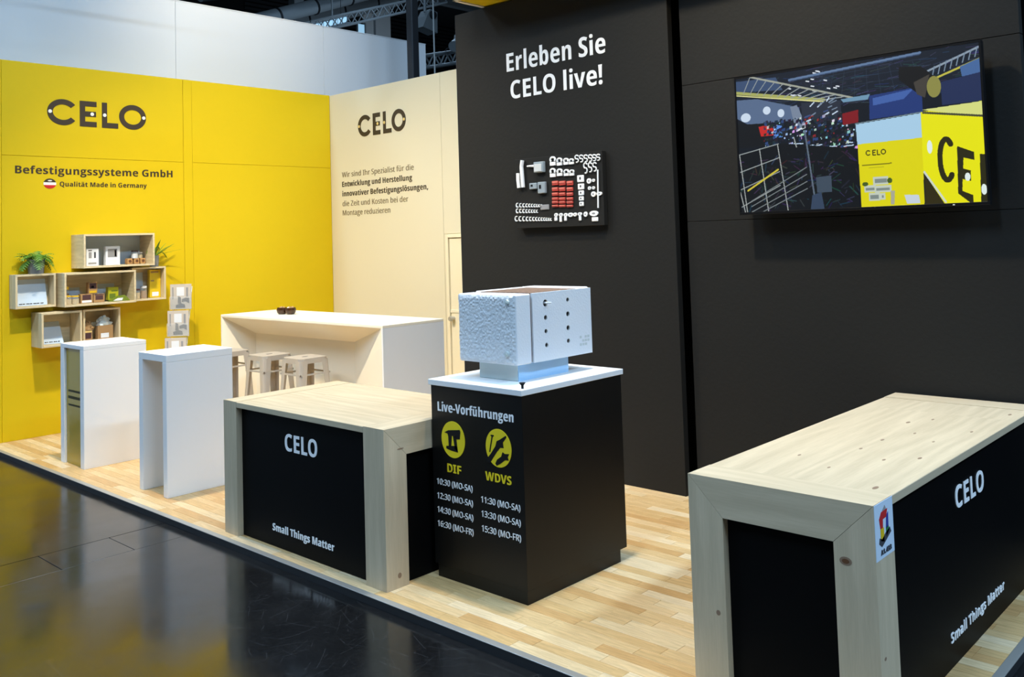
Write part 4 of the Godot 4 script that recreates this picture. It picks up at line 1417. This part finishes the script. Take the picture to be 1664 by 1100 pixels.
# ---------------------------------------------------------------- wall boxes and what stands in them
func wall_box(x0: float, x1: float, y0: float, y1: float, d: float, label: String, back: Material) -> void:
	var zw := -9.2715
	var t := thing("wall_box_shelf", label, "shelf", V((x0 + x1) / 2, y0, zw + d / 2), "box shelves on the yellow wall")
	var th := 0.018
	obj("top_board", bx(V(x0, y1 - th, zw), V(x1, y1, zw + d), 0.001), M.shelf_wood, t)
	obj("bottom_board", bx(V(x0, y0, zw), V(x1, y0 + th, zw + d), 0.001), M.shelf_wood, t)
	obj("side_board", bx(V(x0, y0 + th, zw), V(x0 + th, y1 - th, zw + d), 0.001), M.shelf_wood, t)
	obj("side_board", bx(V(x1 - th, y0 + th, zw), V(x1, y1 - th, zw + d), 0.001), M.shelf_wood, t)
	obj("back_board", bx(V(x0 + th, y0 + th, zw), V(x1 - th, y1 - th, zw + 0.008)), back, t)

func jar(at: Vector3, r: float, h: float, label: String, fill_m: Material, lid: Material) -> void:
	var t := thing("jar", label, "jar", at, "jars in the box shelves")
	var b := MB.new()
	b.lathe(at, [[0, 0.0], [r * 0.9, 0.0], [r * 0.94, h * 0.03], [r * 0.94, h * 0.62], [0, h * 0.62]], 16)
	obj("contents", b, fill_m, t)
	b = MB.new()
	b.lathe(at, [[r, 0.001], [r, h * 0.78], [r * 0.85, h * 0.86]], 16)
	obj("glass", b, M.clear, t)
	b = MB.new()
	b.lathe(at, [[0, h * 0.84], [r * 0.95, h * 0.84], [r * 0.95, h * 0.98], [r * 0.88, h], [0, h]], 16)
	obj("lid", b, lid, t)

func pack(at: Vector3, w: float, h: float, d: float, label: String, m: Material, prints: Array) -> void:
	# a carton with printed fields on its front: [u0, v0, u1, v1, material]
	var t := thing("product_pack", label, "package", at, "packs in the box shelves")
	obj("carton", bx(at + V(-w / 2, 0, -d / 2), at + V(w / 2, h, d / 2), 0.002), m, t)
	for q in prints: obj("print", bx(at + V(-w / 2 + w * q[0], h * q[1], d / 2 - 0.0005), at + V(-w / 2 + w * q[2], h * q[3], d / 2 + 0.0008)), q[4], t)

func sheet(at: Vector3, w: float, h: float, lean: float, label: String) -> void:
	var t := thing("information_card", label, "card", at, "cards in the box shelves")
	var b := MB.new()
	b.slab(at + V(-w / 2, 0.0005, lean), at + V(w / 2, 0.0005, lean), at + V(w / 2, h, 0), at + V(-w / 2, h, 0), V(0, 0, 1), 0.003)
	obj("paper", b, M.paper_blue, t)
	for k in 7:
		var x := -w / 2 + 0.02 + (w - 0.05) / 7.0 * k
		obj("print", bx(at + V(x, 0.014, lean + 0.0005 - lean * 0.06), at + V(x + (w - 0.05) / 7.0 - 0.004 - 0.006 * (k % 2), 0.022, lean + 0.0025 - lean * 0.06)), M.ink, t)

func fern(at: Vector3, pot_r: float, pot_h: float, label: String, fronds: int, long: float, leafy: bool, seed_: int) -> void:
	var t := thing("potted_fern", label, "potted plant", at, "potted plants on the box shelves")
	var b := MB.new()
	b.lathe(at, [[0, 0.0], [pot_r * 0.84, 0.0], [pot_r, pot_h], [pot_r * 0.92, pot_h], [pot_r * 0.86, pot_h * 0.85], [0, pot_h * 0.85]], 24)
	obj("pot", b, M.pot, t)
	b = MB.new()
	b.lathe(at, [[pot_r * 0.86, pot_h * 0.86], [0, pot_h * 0.9]], 20)
	obj("soil", b, M.soil, t)
	var g := RandomNumberGenerator.new()
	g.seed = seed_
	for k in fronds:
		var an := TAU * k / fronds + g.randf_range(-0.25, 0.25)
		var dir := V(cos(an), 0, sin(an) * 0.62)
		if not leafy and dir.x < 0.0: dir.x *= 0.1
		if dir.z < -0.1: dir.z *= 0.25
		var ln := long * g.randf_range(0.65, 1.1)
		var rise := g.randf_range(0.25, 1.15)
		var drop := g.randf_range(0.6, 1.35) if leafy else g.randf_range(0.05, 0.55)
		b = MB.new()
		var p := at + V(0, pot_h * 0.88, 0) + dir * 0.01
		var steps := 9
		var sidev := dir.cross(Vector3.UP).normalized()
		for s in steps:
			var f := float(s) / steps
			var dd := (dir + Vector3.UP * (rise - drop * f * 2.0)).normalized()
			var q := p + dd * ln / steps
			var nn := sidev.cross(dd).normalized()
			if leafy:
				b.slab(p - sidev * 0.0012, p + sidev * 0.0012, q + sidev * 0.001, q - sidev * 0.001, nn, 0.0012)
				var ll := ln * 0.26 * sin(PI * (0.12 + 0.84 * f))
				for sg in [-1.0, 1.0]:
					var tip: Vector3 = p.lerp(q, 0.5) + sidev * sg * ll + dd * ll * 0.35 - Vector3.UP * ll * 0.25
					b.slab(p, p.lerp(q, 0.8), tip, tip - dd * 0.002, nn, 0.0006)
			else:
				var w0 := 0.008 * sin(PI * (0.15 + 0.83 * f)) + 0.001
				var w1 := 0.008 * sin(PI * (0.15 + 0.83 * (f + 1.0 / steps))) + 0.001
				b.slab(p - sidev * w0, p + sidev * w0, q + sidev * w1, q - sidev * w1, nn, 0.001)
			p = q
		obj("frond", b, M.leaf if g.randf() < 0.6 else M.leaf2, t)

func shelves() -> void:
	var pale := mat(c8(196, 212, 226), 0.7)
	var woodb: StandardMaterial3D = M.shelf_wood
	wall_box(3.62, 4.32, 1.570, 1.895, 0.30, "long box shelf at the top of the yellow wall with two white packs", pale)
	wall_box(3.06, 3.415, 1.220, 1.535, 0.16, "shallow square box shelf under the large fern, at far left", woodb)
	wall_box(3.44, 4.125, 1.213, 1.532, 0.30, "long box shelf in the middle row holding jars and a green pack", woodb)
	wall_box(4.13, 4.484, 1.216, 1.552, 0.20, "square box shelf in the middle row with a yellow bag, at right", woodb)
	wall_box(3.25, 3.615, 0.850, 1.172, 0.26, "square box shelf in the bottom row with only a pale card", woodb)
	wall_box(3.642, 4.0, 0.850, 1.172, 0.22, "square box shelf in the bottom row with a carton and bags", woodb)
	var zw := -9.2715
	# top box
	var yb := 1.588
	pack(V(3.745, yb, zw + 0.17), 0.118, 0.168, 0.05, "white pack with grey print, left one in the top box shelf", M.paper, [[0.18, 0.45, 0.42, 0.8, M.ink_pale], [0.62, 0.45, 0.76, 0.8, M.ink], [0.15, 0.86, 0.45, 0.92, M.ink], [0.15, 0.1, 0.8, 0.2, M.ink_pale]])
	pack(V(3.95, yb, zw + 0.15), 0.142, 0.186, 0.055, "larger white pack with grey print in the middle of the top box shelf", M.paper, [[0.15, 0.42, 0.8, 0.86, M.ink_pale], [0.62, 0.45, 0.74, 0.8, M.ink], [0.22, 0.12, 0.75, 0.3, M.dot]])
	for q in [[4.13, 0.0, 0.055, "light wooden block at the left of the small pile in the top box"], [4.20, 0.0, 0.05, "light wooden block in the middle of the small pile in the top box"], [4.265, 0.0, 0.05, "light wooden block at the right of the small pile in the top box"]]:
		var t := thing("wood_block", q[3], "block", V(q[0], yb, zw + 0.14), "drilled blocks in the top box")
		var b := MB.new()
		b.box(V(q[0] - q[2] / 2, yb, zw + 0.10), V(q[0] + q[2] / 2, yb + 0.058, zw + 0.16), 0.006)
		obj("block", b, M.beech, t)
		b = MB.new()
		b.cone(V(q[0], yb + 0.03, zw + 0.1605), V(q[0], yb + 0.03, zw + 0.1615), 0.015, 0.015, 14)
		obj("bore", b, M.knot, t)
	jar(V(4.19, yb + 0.058, zw + 0.13), 0.034, 0.078, "white jar with a brown lid on the wooden blocks", M.paper, M.plum)
	jar(V(4.25, yb + 0.058, zw + 0.12), 0.026, 0.06, "small pale jar behind the wooden blocks at the right end", M.jar_fill, M.paper)
	# left box and bottom left box: leaning cards
	sheet(V(3.235, 1.240, zw + 0.012), 0.27, 0.245, 0.06, "large pale card leaning in the shallow left box shelf")
	sheet(V(3.40, 0.870, zw + 0.012), 0.19, 0.20, 0.12, "pale card leaning in the bottom left box shelf")
	# middle box
	yb = 1.233
	jar(V(3.50, yb, zw + 0.22), 0.033, 0.085, "yellow-lidded jar at the left front of the middle box shelf", M.jar_fill, M.jar_lid)
	jar(V(3.575, yb, zw + 0.20), 0.036, 0.08, "wide yellow-lidded jar second from left in the middle box shelf", M.jar_fill, M.jar_lid)
	jar(V(3.515, yb, zw + 0.12), 0.034, 0.165, "tall jar with brown contents behind the yellow-lidded jars", M.cardboard, M.jar_lid)
	sheet(V(3.63, yb, zw + 0.012), 0.12, 0.15, 0.03, "small white card behind the jars in the middle box shelf")
	pack(V(3.685, yb, zw + 0.17), 0.115, 0.088, 0.06, "brown window box with dark contents, left one in the middle shelf", M.cardboard, [[0.15, 0.35, 0.85, 0.9, M.plum], [0.1, 0.06, 0.9, 0.3, M.paper]])
	pack(V(3.80, yb, zw + 0.18), 0.105, 0.082, 0.06, "brown window box with dark contents, right one in the middle shelf", M.cardboard, [[0.15, 0.3, 0.85, 0.8, M.plum], [0.08, 0.84, 0.92, 0.97, M.plum]])
	pack(V(3.745, yb + 0.089, zw + 0.17), 0.085, 0.108, 0.055, "small brown box with plum picture standing on two others", M.cardboard, [[0.12, 0.42, 0.88, 0.92, M.plum], [0.3, 0.5, 0.6, 0.68, M.paper], [0.1, 0.05, 0.9, 0.25, M.jar_lid]])
	sheet(V(3.93, yb, zw + 0.012), 0.20, 0.17, 0.03, "white card behind the green pack in the middle box shelf")
	pack(V(3.955, yb + 0.012, zw + 0.14), 0.10, 0.125, 0.06, "lime green pack standing in the middle box shelf", M.pack_lime, [[0.1, 0.1, 0.7, 0.5, M.pack_green], [0.3, 0.65, 0.9, 0.75, M.pack_green]])
	var gt := thing("product_pouch", "olive green pouch lying before the lime pack", "pouch", V(3.99, yb, zw + 0.21))
	var gb := MB.new()
	gb.prism(PackedVector2Array([Vector2(-0.10, 0), Vector2(0.10, 0), Vector2(0.085, 0.02), Vector2(0.05, 0.055), Vector2(0.0, 0.05), Vector2(-0.06, 0.022)]), V(3.99, yb, zw + 0.24), Vector3.RIGHT, Vector3.UP, 0.06)
	obj("pouch", gb, M.pack_green, gt)
	gb = MB.new()
	gb.prism(PackedVector2Array([Vector2(-0.07, 0.006), Vector2(0.02, 0.004), Vector2(0.03, 0.03), Vector2(-0.02, 0.03)]), V(3.99, yb, zw + 0.2412), Vector3.RIGHT, Vector3.UP, 0.002)
	obj("label_field", gb, M.paper, gt)
	# right box
	yb = 1.236
	sheet(V(4.245, yb, zw + 0.012), 0.16, 0.26, 0.02, "tall white card at the back of the right middle box")
	pack(V(4.405, yb, zw + 0.10), 0.115, 0.285, 0.05, "tall yellow bag with small print in the right middle box", M.pack_yellow, [[0.1, 0.88, 0.8, 0.94, M.cardboard], [0.1, 0.58, 0.4, 0.63, M.cardboard], [0.2, 0.05, 0.8, 0.2, M.paper]])
	jar(V(4.205, yb, zw + 0.13), 0.036, 0.10, "round beige jar at the left of the right middle box", M.jar_fill, M.plum)
	jar(V(4.285, yb, zw + 0.12), 0.032, 0.125, "brown jar beside the tall yellow bag", M.cardboard, M.paper)
	# bottom right box
	yb = 0.868
	pack(V(3.705, yb, zw + 0.15), 0.085, 0.10, 0.05, "small tan frame box at the left of the bottom right shelf", M.cardboard, [[0.15, 0.2, 0.85, 0.75, M.plum], [0.1, 0.8, 0.9, 0.95, M.dot_cream]])
	pack(V(3.87, yb, zw + 0.15), 0.15, 0.135, 0.06, "tan carton with white label in the bottom right shelf", M.cardboard, [[0.2, 0.12, 0.72, 0.45, M.paper]])
	for q in [[V(3.71, yb + 0.101, zw + 0.14), 0.11, 0.085, "crumpled brown bag on the small frame box", M.cardboard], [V(3.865, yb + 0.136, zw + 0.14), 0.15, 0.08, "crumpled clear-white bag on the tan carton", M.frost]]:
		var t := thing("plastic_bag", q[3], "bag", q[0], "bags in the bottom shelf")
		var nz := noise_at(int(q[1] * 1000), 1.0, 2)
		var b := MB.new()
		for i in 14:
			for j in 7:
				var ps := []
				for e in [[0, 0], [1, 0], [1, 1], [0, 1]]:
					var th: float = TAU * (i + e[0]) / 14.0
					var ph: float = PI / 2 * (j + e[1]) / 7.0
					var rr := 1.0 + 0.35 * nz.get_noise_3d(cos(th) * 2.0, ph * 2.0, sin(th) * 2.0)
					ps.append(q[0] + V(cos(th) * cos(ph) * q[1] / 2 * rr, sin(ph) * q[2] * rr, sin(th) * cos(ph) * 0.04 * rr))
				var nn: Vector3 = (ps[1] - ps[0]).cross(ps[3] - ps[0])
				if nn.length() < 1e-9: nn = Vector3.UP
				if nn.dot(ps[0] - q[0]) < 0.0: nn = -nn
				b.quad(ps[0], ps[1], ps[2], ps[3], nn.normalized())
		obj("bag", b, q[4], t)
	fern(V(3.265, 1.535, zw + 0.085), 0.078, 0.135, "bushy fern in a grey pot on the left box shelf", 30, 0.20, true, 4)
	fern(V(4.408, 1.552, zw + 0.10), 0.050, 0.115, "small spiky plant in a grey pot beside the top box", 20, 0.26, false, 9)

func brochure_rack() -> void:
	var at := V(4.655, 0, -9.06)
	var turn := -42.0
	var t := thing("brochure_rack", "clear folding floor rack holding grey brochures before the yellow wall", "brochure rack", at)
	var b := MB.new()
	b.box(at + V(-0.13, 0, 0.30), at + V(0.13, 0.018, 0.60), 0.004)
	obj("foot", b, M.alu, t)
	for s in [-0.085, 0.085]:
		b = MB.new()
		b.tube([at + V(s, 0.01, 0.472), at + V(s, 1.33, -0.056)], 0.004, 8)
		obj("upright", b, M.alu, t)
	for k in 4:
		var y := 1.105 - 0.265 * k
		var z := 0.40 * (1.24 - y)
		b = MB.new()
		b.box(at + V(-0.110, y - 0.004, z - 0.02), at + V(0.110, y, z + 0.03))
		obj("tray_floor", b, M.clear, t)
		b = MB.new()
		b.box(at + V(-0.110, y, z + 0.027), at + V(0.110, y + 0.13, z + 0.03))
		obj("tray_front", b, M.clear, t)
	t.rotation_degrees.y = turn
	for k in 4:
		var y := 1.106 - 0.265 * k
		var z := 0.40 * (1.24 - y)
		var br := thing("brochure", ["pale brochure with dark tool picture in the top tray of the rack", "pale brochure with dark tool picture in the second tray of the rack", "pale brochure in the third tray of the rack, just above the pillar", "pale brochure in the lowest tray of the rack"][k], "brochure", at, "brochures in the rack")
		var o := at
		b = MB.new()
		b.box(o + V(-0.105, y, z - 0.008), o + V(0.105, y + 0.255, z + 0.012))
		obj("cover", b, M.hall_pale2, br)
		for q in [[-0.085, 0.10, -0.072, 0.225, M.ink_pale], [0.055, 0.12, 0.075, 0.22, M.ink_pale], [-0.04, 0.135, 0.035, 0.225, M.paper]]:
			obj("print", bx(o + V(q[0], y + q[1], z + 0.0118), o + V(q[2], y + q[3], z + 0.0132)), q[4], br)
		for q in [[[-0.05, 0.01], [0.045, 0.01], [0.04, 0.045], [0.0, 0.06], [-0.05, 0.04]], [[-0.03, 0.055], [0.005, 0.055], [0.0, 0.12], [-0.025, 0.132]], [[0.01, 0.07], [0.05, 0.075], [0.085, 0.055], [0.085, 0.11], [0.05, 0.115], [0.012, 0.10]]]:
			var pl := PackedVector2Array()
			for p in q: pl.append(Vector2(p[0], p[1]))
			b = MB.new()
			b.prism(pl, o + V(0, y, z + 0.0136), Vector3.RIGHT, Vector3.UP, 0.0015)
			obj("picture", b, M.ink, br)
		br.rotation_degrees.y = turn

# ---------------------------------------------------------------- far hall
func lattice(called: String, label: String, a: Vector3, b: Vector3, h: float, w: float, m: Material, bays: int) -> void:
	var t := thing(called, label, "truss", (a + b) / 2)
	var d := (b - a).normalized()
	var side := d.cross(Vector3.UP).normalized() * w / 2
	var up := V(0, h, 0)
	for q in [side, -side]:
		for e in [Vector3.ZERO, up]:
			var bb := MB.new()
			bb.tube([a + q + e, b + q + e], 0.035, 8)
			obj("chord", bb, m, t)
	for k in bays:
		var p := a.lerp(b, float(k) / bays)
		var r := a.lerp(b, float(k + 1) / bays)
		for q in [side, -side]:
			var bb := MB.new()
			bb.tube([p + q + (up if k % 2 else Vector3.ZERO), r + q + (Vector3.ZERO if k % 2 else up)], 0.018, 6)
			obj("lattice_bar", bb, m, t)
		var b3 := MB.new()
		b3.tube([p + side + up, r - side + up], 0.014, 6)
		obj("lattice_bar", b3, m, t)
	for f in [0.2, 0.8]:
		var p := a.lerp(b, f) + up + side
		var b4 := MB.new()
		b4.tube([p, V(p.x, 12.6, p.z)], 0.008, 6)
		obj("hanger", b4, M.dark_steel, t)

func far_hall() -> void:
	for q in [[V(14.6, 8.35, -24), V(20.5, 10.6, -24), 0.24, "upper grey air duct under the hall roof"], [V(15.9, 8.7, -27), V(22.6, 11.15, -27), 0.42, "thick grey air duct behind the white wall"], [V(10.8, 7.75, -20), V(16.2, 9.3, -20), 0.20, "left grey air duct above the white wall"]]:
		var t := thing("air_duct", q[3], "duct", (q[0] + q[1]) / 2, "air ducts in the hall")
		var b := MB.new()
		b.cone(q[0], q[1], q[2], q[2], 18)
		obj("pipe", b, M.hall_steel, t)
		for k in 4:
			var p: Vector3 = q[0].lerp(q[1], 0.15 + 0.23 * k)
			var dd: Vector3 = (q[1] - q[0]).normalized()
			b = MB.new()
			b.cone(p, p + dd * 0.06, q[2] + 0.03, q[2] + 0.03, 18)
			obj("flange", b, M.dark_steel, t)
	added_uplight(V(17.0, 3.6, -20.2), V(18.0, 9.0, -24.0), 14.0, "added upward lamp hidden behind the white wall, to brighten the air ducts")
	added_uplight(V(24.0, 5.0, -27.5), V(25.0, 11.5, -31.0), 12.0, "added upward lamp before the far hall wall, to brighten the baffle")
	var c := thing("roof_column", "grey steel column between the ducts", "column", V(17.5, -0.04, -26))
	obj("shaft", bx(V(17.35, -0.04, -26.15), V(17.72, 13.2, -25.8)), M.hall_steel, c)
	lattice("roof_truss", "steel lattice truss running above the white wall", V(15.2, 7.75, -22), V(20.6, 9.55, -22), 0.34, 0.35, M.hall_steel, 22)
	var sk := thing("skylight_strip", "strip of bright panes behind the roof truss", "skylight", V(16.9, 8.25, -23.2))
	for k in 7:
		var b := MB.new()
		var p := V(16.3 + 0.18 * k, 8.25 + 0.063 * k, -23.2)
		b.slab(p, p + V(0.15, 0.05, 0), p + V(0.15, 0.22, 0), p + V(0, 0.17, 0), V(0, 0, 1), 0.02)
		obj("pane", b, M.day, sk)
	for q in [[V(16.2, 8.18, -23.24), V(17.7, 8.70, -23.24)], [V(16.2, 8.43, -23.24), V(17.7, 8.95, -23.24)], [V(17.0, 8.75, -23.24), V(17.0, 12.6, -23.24)]]:
		var b := MB.new()
		b.tube(q, 0.03, 6)
		obj("bar", b, M.hall_steel, sk)
	var w := struct("window_1", V(23.38, 10.31, -30))
	obj("pane", bx(V(23.22, 10.2, -30.02), V(23.56, 10.72, -30)), M.day, w)
	obj("window_frame", bx(V(23.56, 10.1, -30.05), V(23.62, 10.8, -29.97)), M.hall_steel, w)
	obj("window_frame", bx(V(23.16, 10.1, -30.05), V(23.22, 10.8, -29.97)), M.hall_steel, w)
	var pn := thing("acoustic_baffle", "pale grey baffle hanging before the black hall wall", "baffle", V(25.0, 10.4, -31))
	obj("board", bx(V(24.3, 10.0, -31.06), V(25.8, 12.6, -31)), M.hall_pale, pn)
	obj("rib", bx(V(24.85, 10.0, -31), V(24.93, 12.6, -30.95)), M.hall_steel, pn)
	# loudspeaker on a hoist right of the pole
	var s := thing("hanging_loudspeaker", "grey wedge loudspeaker hanging right of the black pole", "loudspeaker", V(12.58, 6.0, -14))
	var b2 := MB.new()
	b2.prism(PackedVector2Array([Vector2(-0.20, 0.06), Vector2(0.20, -0.02), Vector2(0.21, 0.42), Vector2(0.02, 0.46), Vector2(-0.08, 0.30)]), V(12.58, 6.02, -13.85), Vector3.RIGHT, Vector3.UP, 0.3)
	obj("cabinet", b2, M.hall_steel, s)
	b2 = MB.new()
	b2.cone(V(12.66, 6.36, -13.86), V(12.66, 6.36, -13.8), 0.10, 0.07, 16)
	obj("horn", b2, M.dark_steel, s)
	b2 = MB.new()
	b2.tube([V(12.58, 6.44, -14), V(12.58, 9.5, -14)], 0.03, 8)
	obj("hoist", b2, M.hall_steel, s)
	var rd := thing("hanging_rod", "thin pale rod hanging right of the loudspeaker", "rod", V(12.355, 5.0, -13.5))
	b2 = MB.new()
	b2.tube([V(12.355, 4.9, -13.5), V(12.355, 9.5, -13.5)], 0.016, 8)
	obj("rod", b2, M.hall_pale, rd)
	b2 = MB.new()
	b2.cone(V(12.355, 4.86, -13.5), V(12.355, 4.94, -13.5), 0.03, 0.03, 10)
	obj("rod_end", b2, M.hall_steel, rd)
	lattice("stage_truss", "low lattice truss above the cream wall top", V(12.6, 5.30, -14.5), V(15.4, 5.95, -14.5), 0.26, 0.26, M.hall_steel, 16)
	var sp := thing("hall_spotlight", "small grey spotlight on the truss beside the black wall", "spotlight", V(13.4, 5.75, -14))
	b2 = MB.new()
	b2.cone(V(13.30, 5.80, -13.9), V(13.46, 5.94, -14.0), 0.13, 0.08, 16)
	obj("housing", b2, M.hall_steel, sp)
	b2 = MB.new()
	b2.cone(V(13.44, 5.98, -14.0), V(13.44, 6.08, -14.0), 0.04, 0.03, 10)
	obj("clamp", b2, M.hall_pale, sp)
	b2 = MB.new()
	b2.tube([V(13.44, 5.9, -14.02), V(13.44, 5.80, -14.33)], 0.02, 8)
	obj("arm", b2, M.dark_steel, sp)

func added_uplight(at: Vector3, aim: Vector3, energy: float, label: String) -> void:  # lamps added out of sight to brighten the far hall's ducts and baffle
	var t := thing("added_uplight", label, "added_uplight", V(at.x, -0.04, at.z), "added uplights for the far hall")
	var d := (aim - at).normalized()
	var b := MB.new()
	b.tube([V(at.x, -0.04, at.z), at - d * 0.14], 0.03, 8)
	obj("stand", b, M.dark_steel, t)
	b = MB.new()
	b.cone(at - d * 0.16, at - d * 0.02, 0.08, 0.16, 16)
	obj("housing", b, M.dark_steel, t)
	b = MB.new()
	b.cone(at - d * 0.02, at - d * 0.012, 0.15, 0.15, 16)
	obj("lens", b, M.glow_cool, t)
	var l := SpotLight3D.new()
	l.name = "added_uplight_beam"
	add_child(l, true)
	l.look_at_from_position(at, aim, Vector3.FORWARD)
	l.light_color = Color(0.80, 0.90, 1.0)
	l.light_energy = energy
	l.light_size = 0.15
	l.spot_angle = 65.0
	l.spot_angle_attenuation = 0.8
	l.spot_range = 40.0
	l.spot_attenuation = 2.0
	l.shadow_enabled = true

func lighting_bar() -> void:
	var t := thing("lighting_bar", "black lighting bar above the stand carrying the spotlights", "lighting bar", V(4.2, 5.06, -5))
	for q in [[V(3.3, 5.06, -8.2), V(3.95, 5.06, -1.8)], [V(3.3, 5.08, -7.6), V(5.25, 5.08, -7.6)], [V(2.9, 5.08, -6.7), V(3.5, 5.08, -6.7)], [V(4.9, 5.06, -7.6), V(4.9, 5.06, -6.8)], [V(3.6, 5.08, -3.05), V(4.1, 5.08, -2.15)], [V(4.9, 5.06, -6.8), V(4.9, 6.31, -6.8)], [V(4.9, 6.31, -6.8), V(5.2, 6.31, -7.45)]]:
		var b := MB.new()
		b.tube(q, 0.014, 10)
		obj("tube", b, M.deep_black, t)
	for q in [V(3.42, 5.06, -7.0), V(3.91, 5.06, -2.2)]:
		var b := MB.new()
		b.tube([q, q + V(0, 7.54, 0)], 0.006, 6)
		obj("wire", b, M.deep_black, t)

func _ready() -> void:
	rng.seed = 20
	make_materials()
	M.hall_pale2 = mat(c8(206, 196, 184), 0.5)
	M.base_blue = mat(c8(164, 204, 238), 0.35)
	M.clip_red = mat(c8(196, 70, 58), 0.5)
	camera_and_light()
	hall()
	platform()
	walls()
	overhead_sign()
	bench_two()
	bench_one()
	pedestal()
	pillars()
	bar()
	television()
	plaster_block()
	sample_board()
	stool(V(4.60, 0, -8.06), "pale metal bar stool farthest left, half hidden by the pillar")
	stool(V(4.66, 0, -7.44), "pale metal bar stool in the middle of the three")
	stool(V(4.72, 0, -6.96), "pale metal bar stool nearest the black pedestal")
	shelves()
	brochure_rack()
	lighting_bar()
	far_hall()
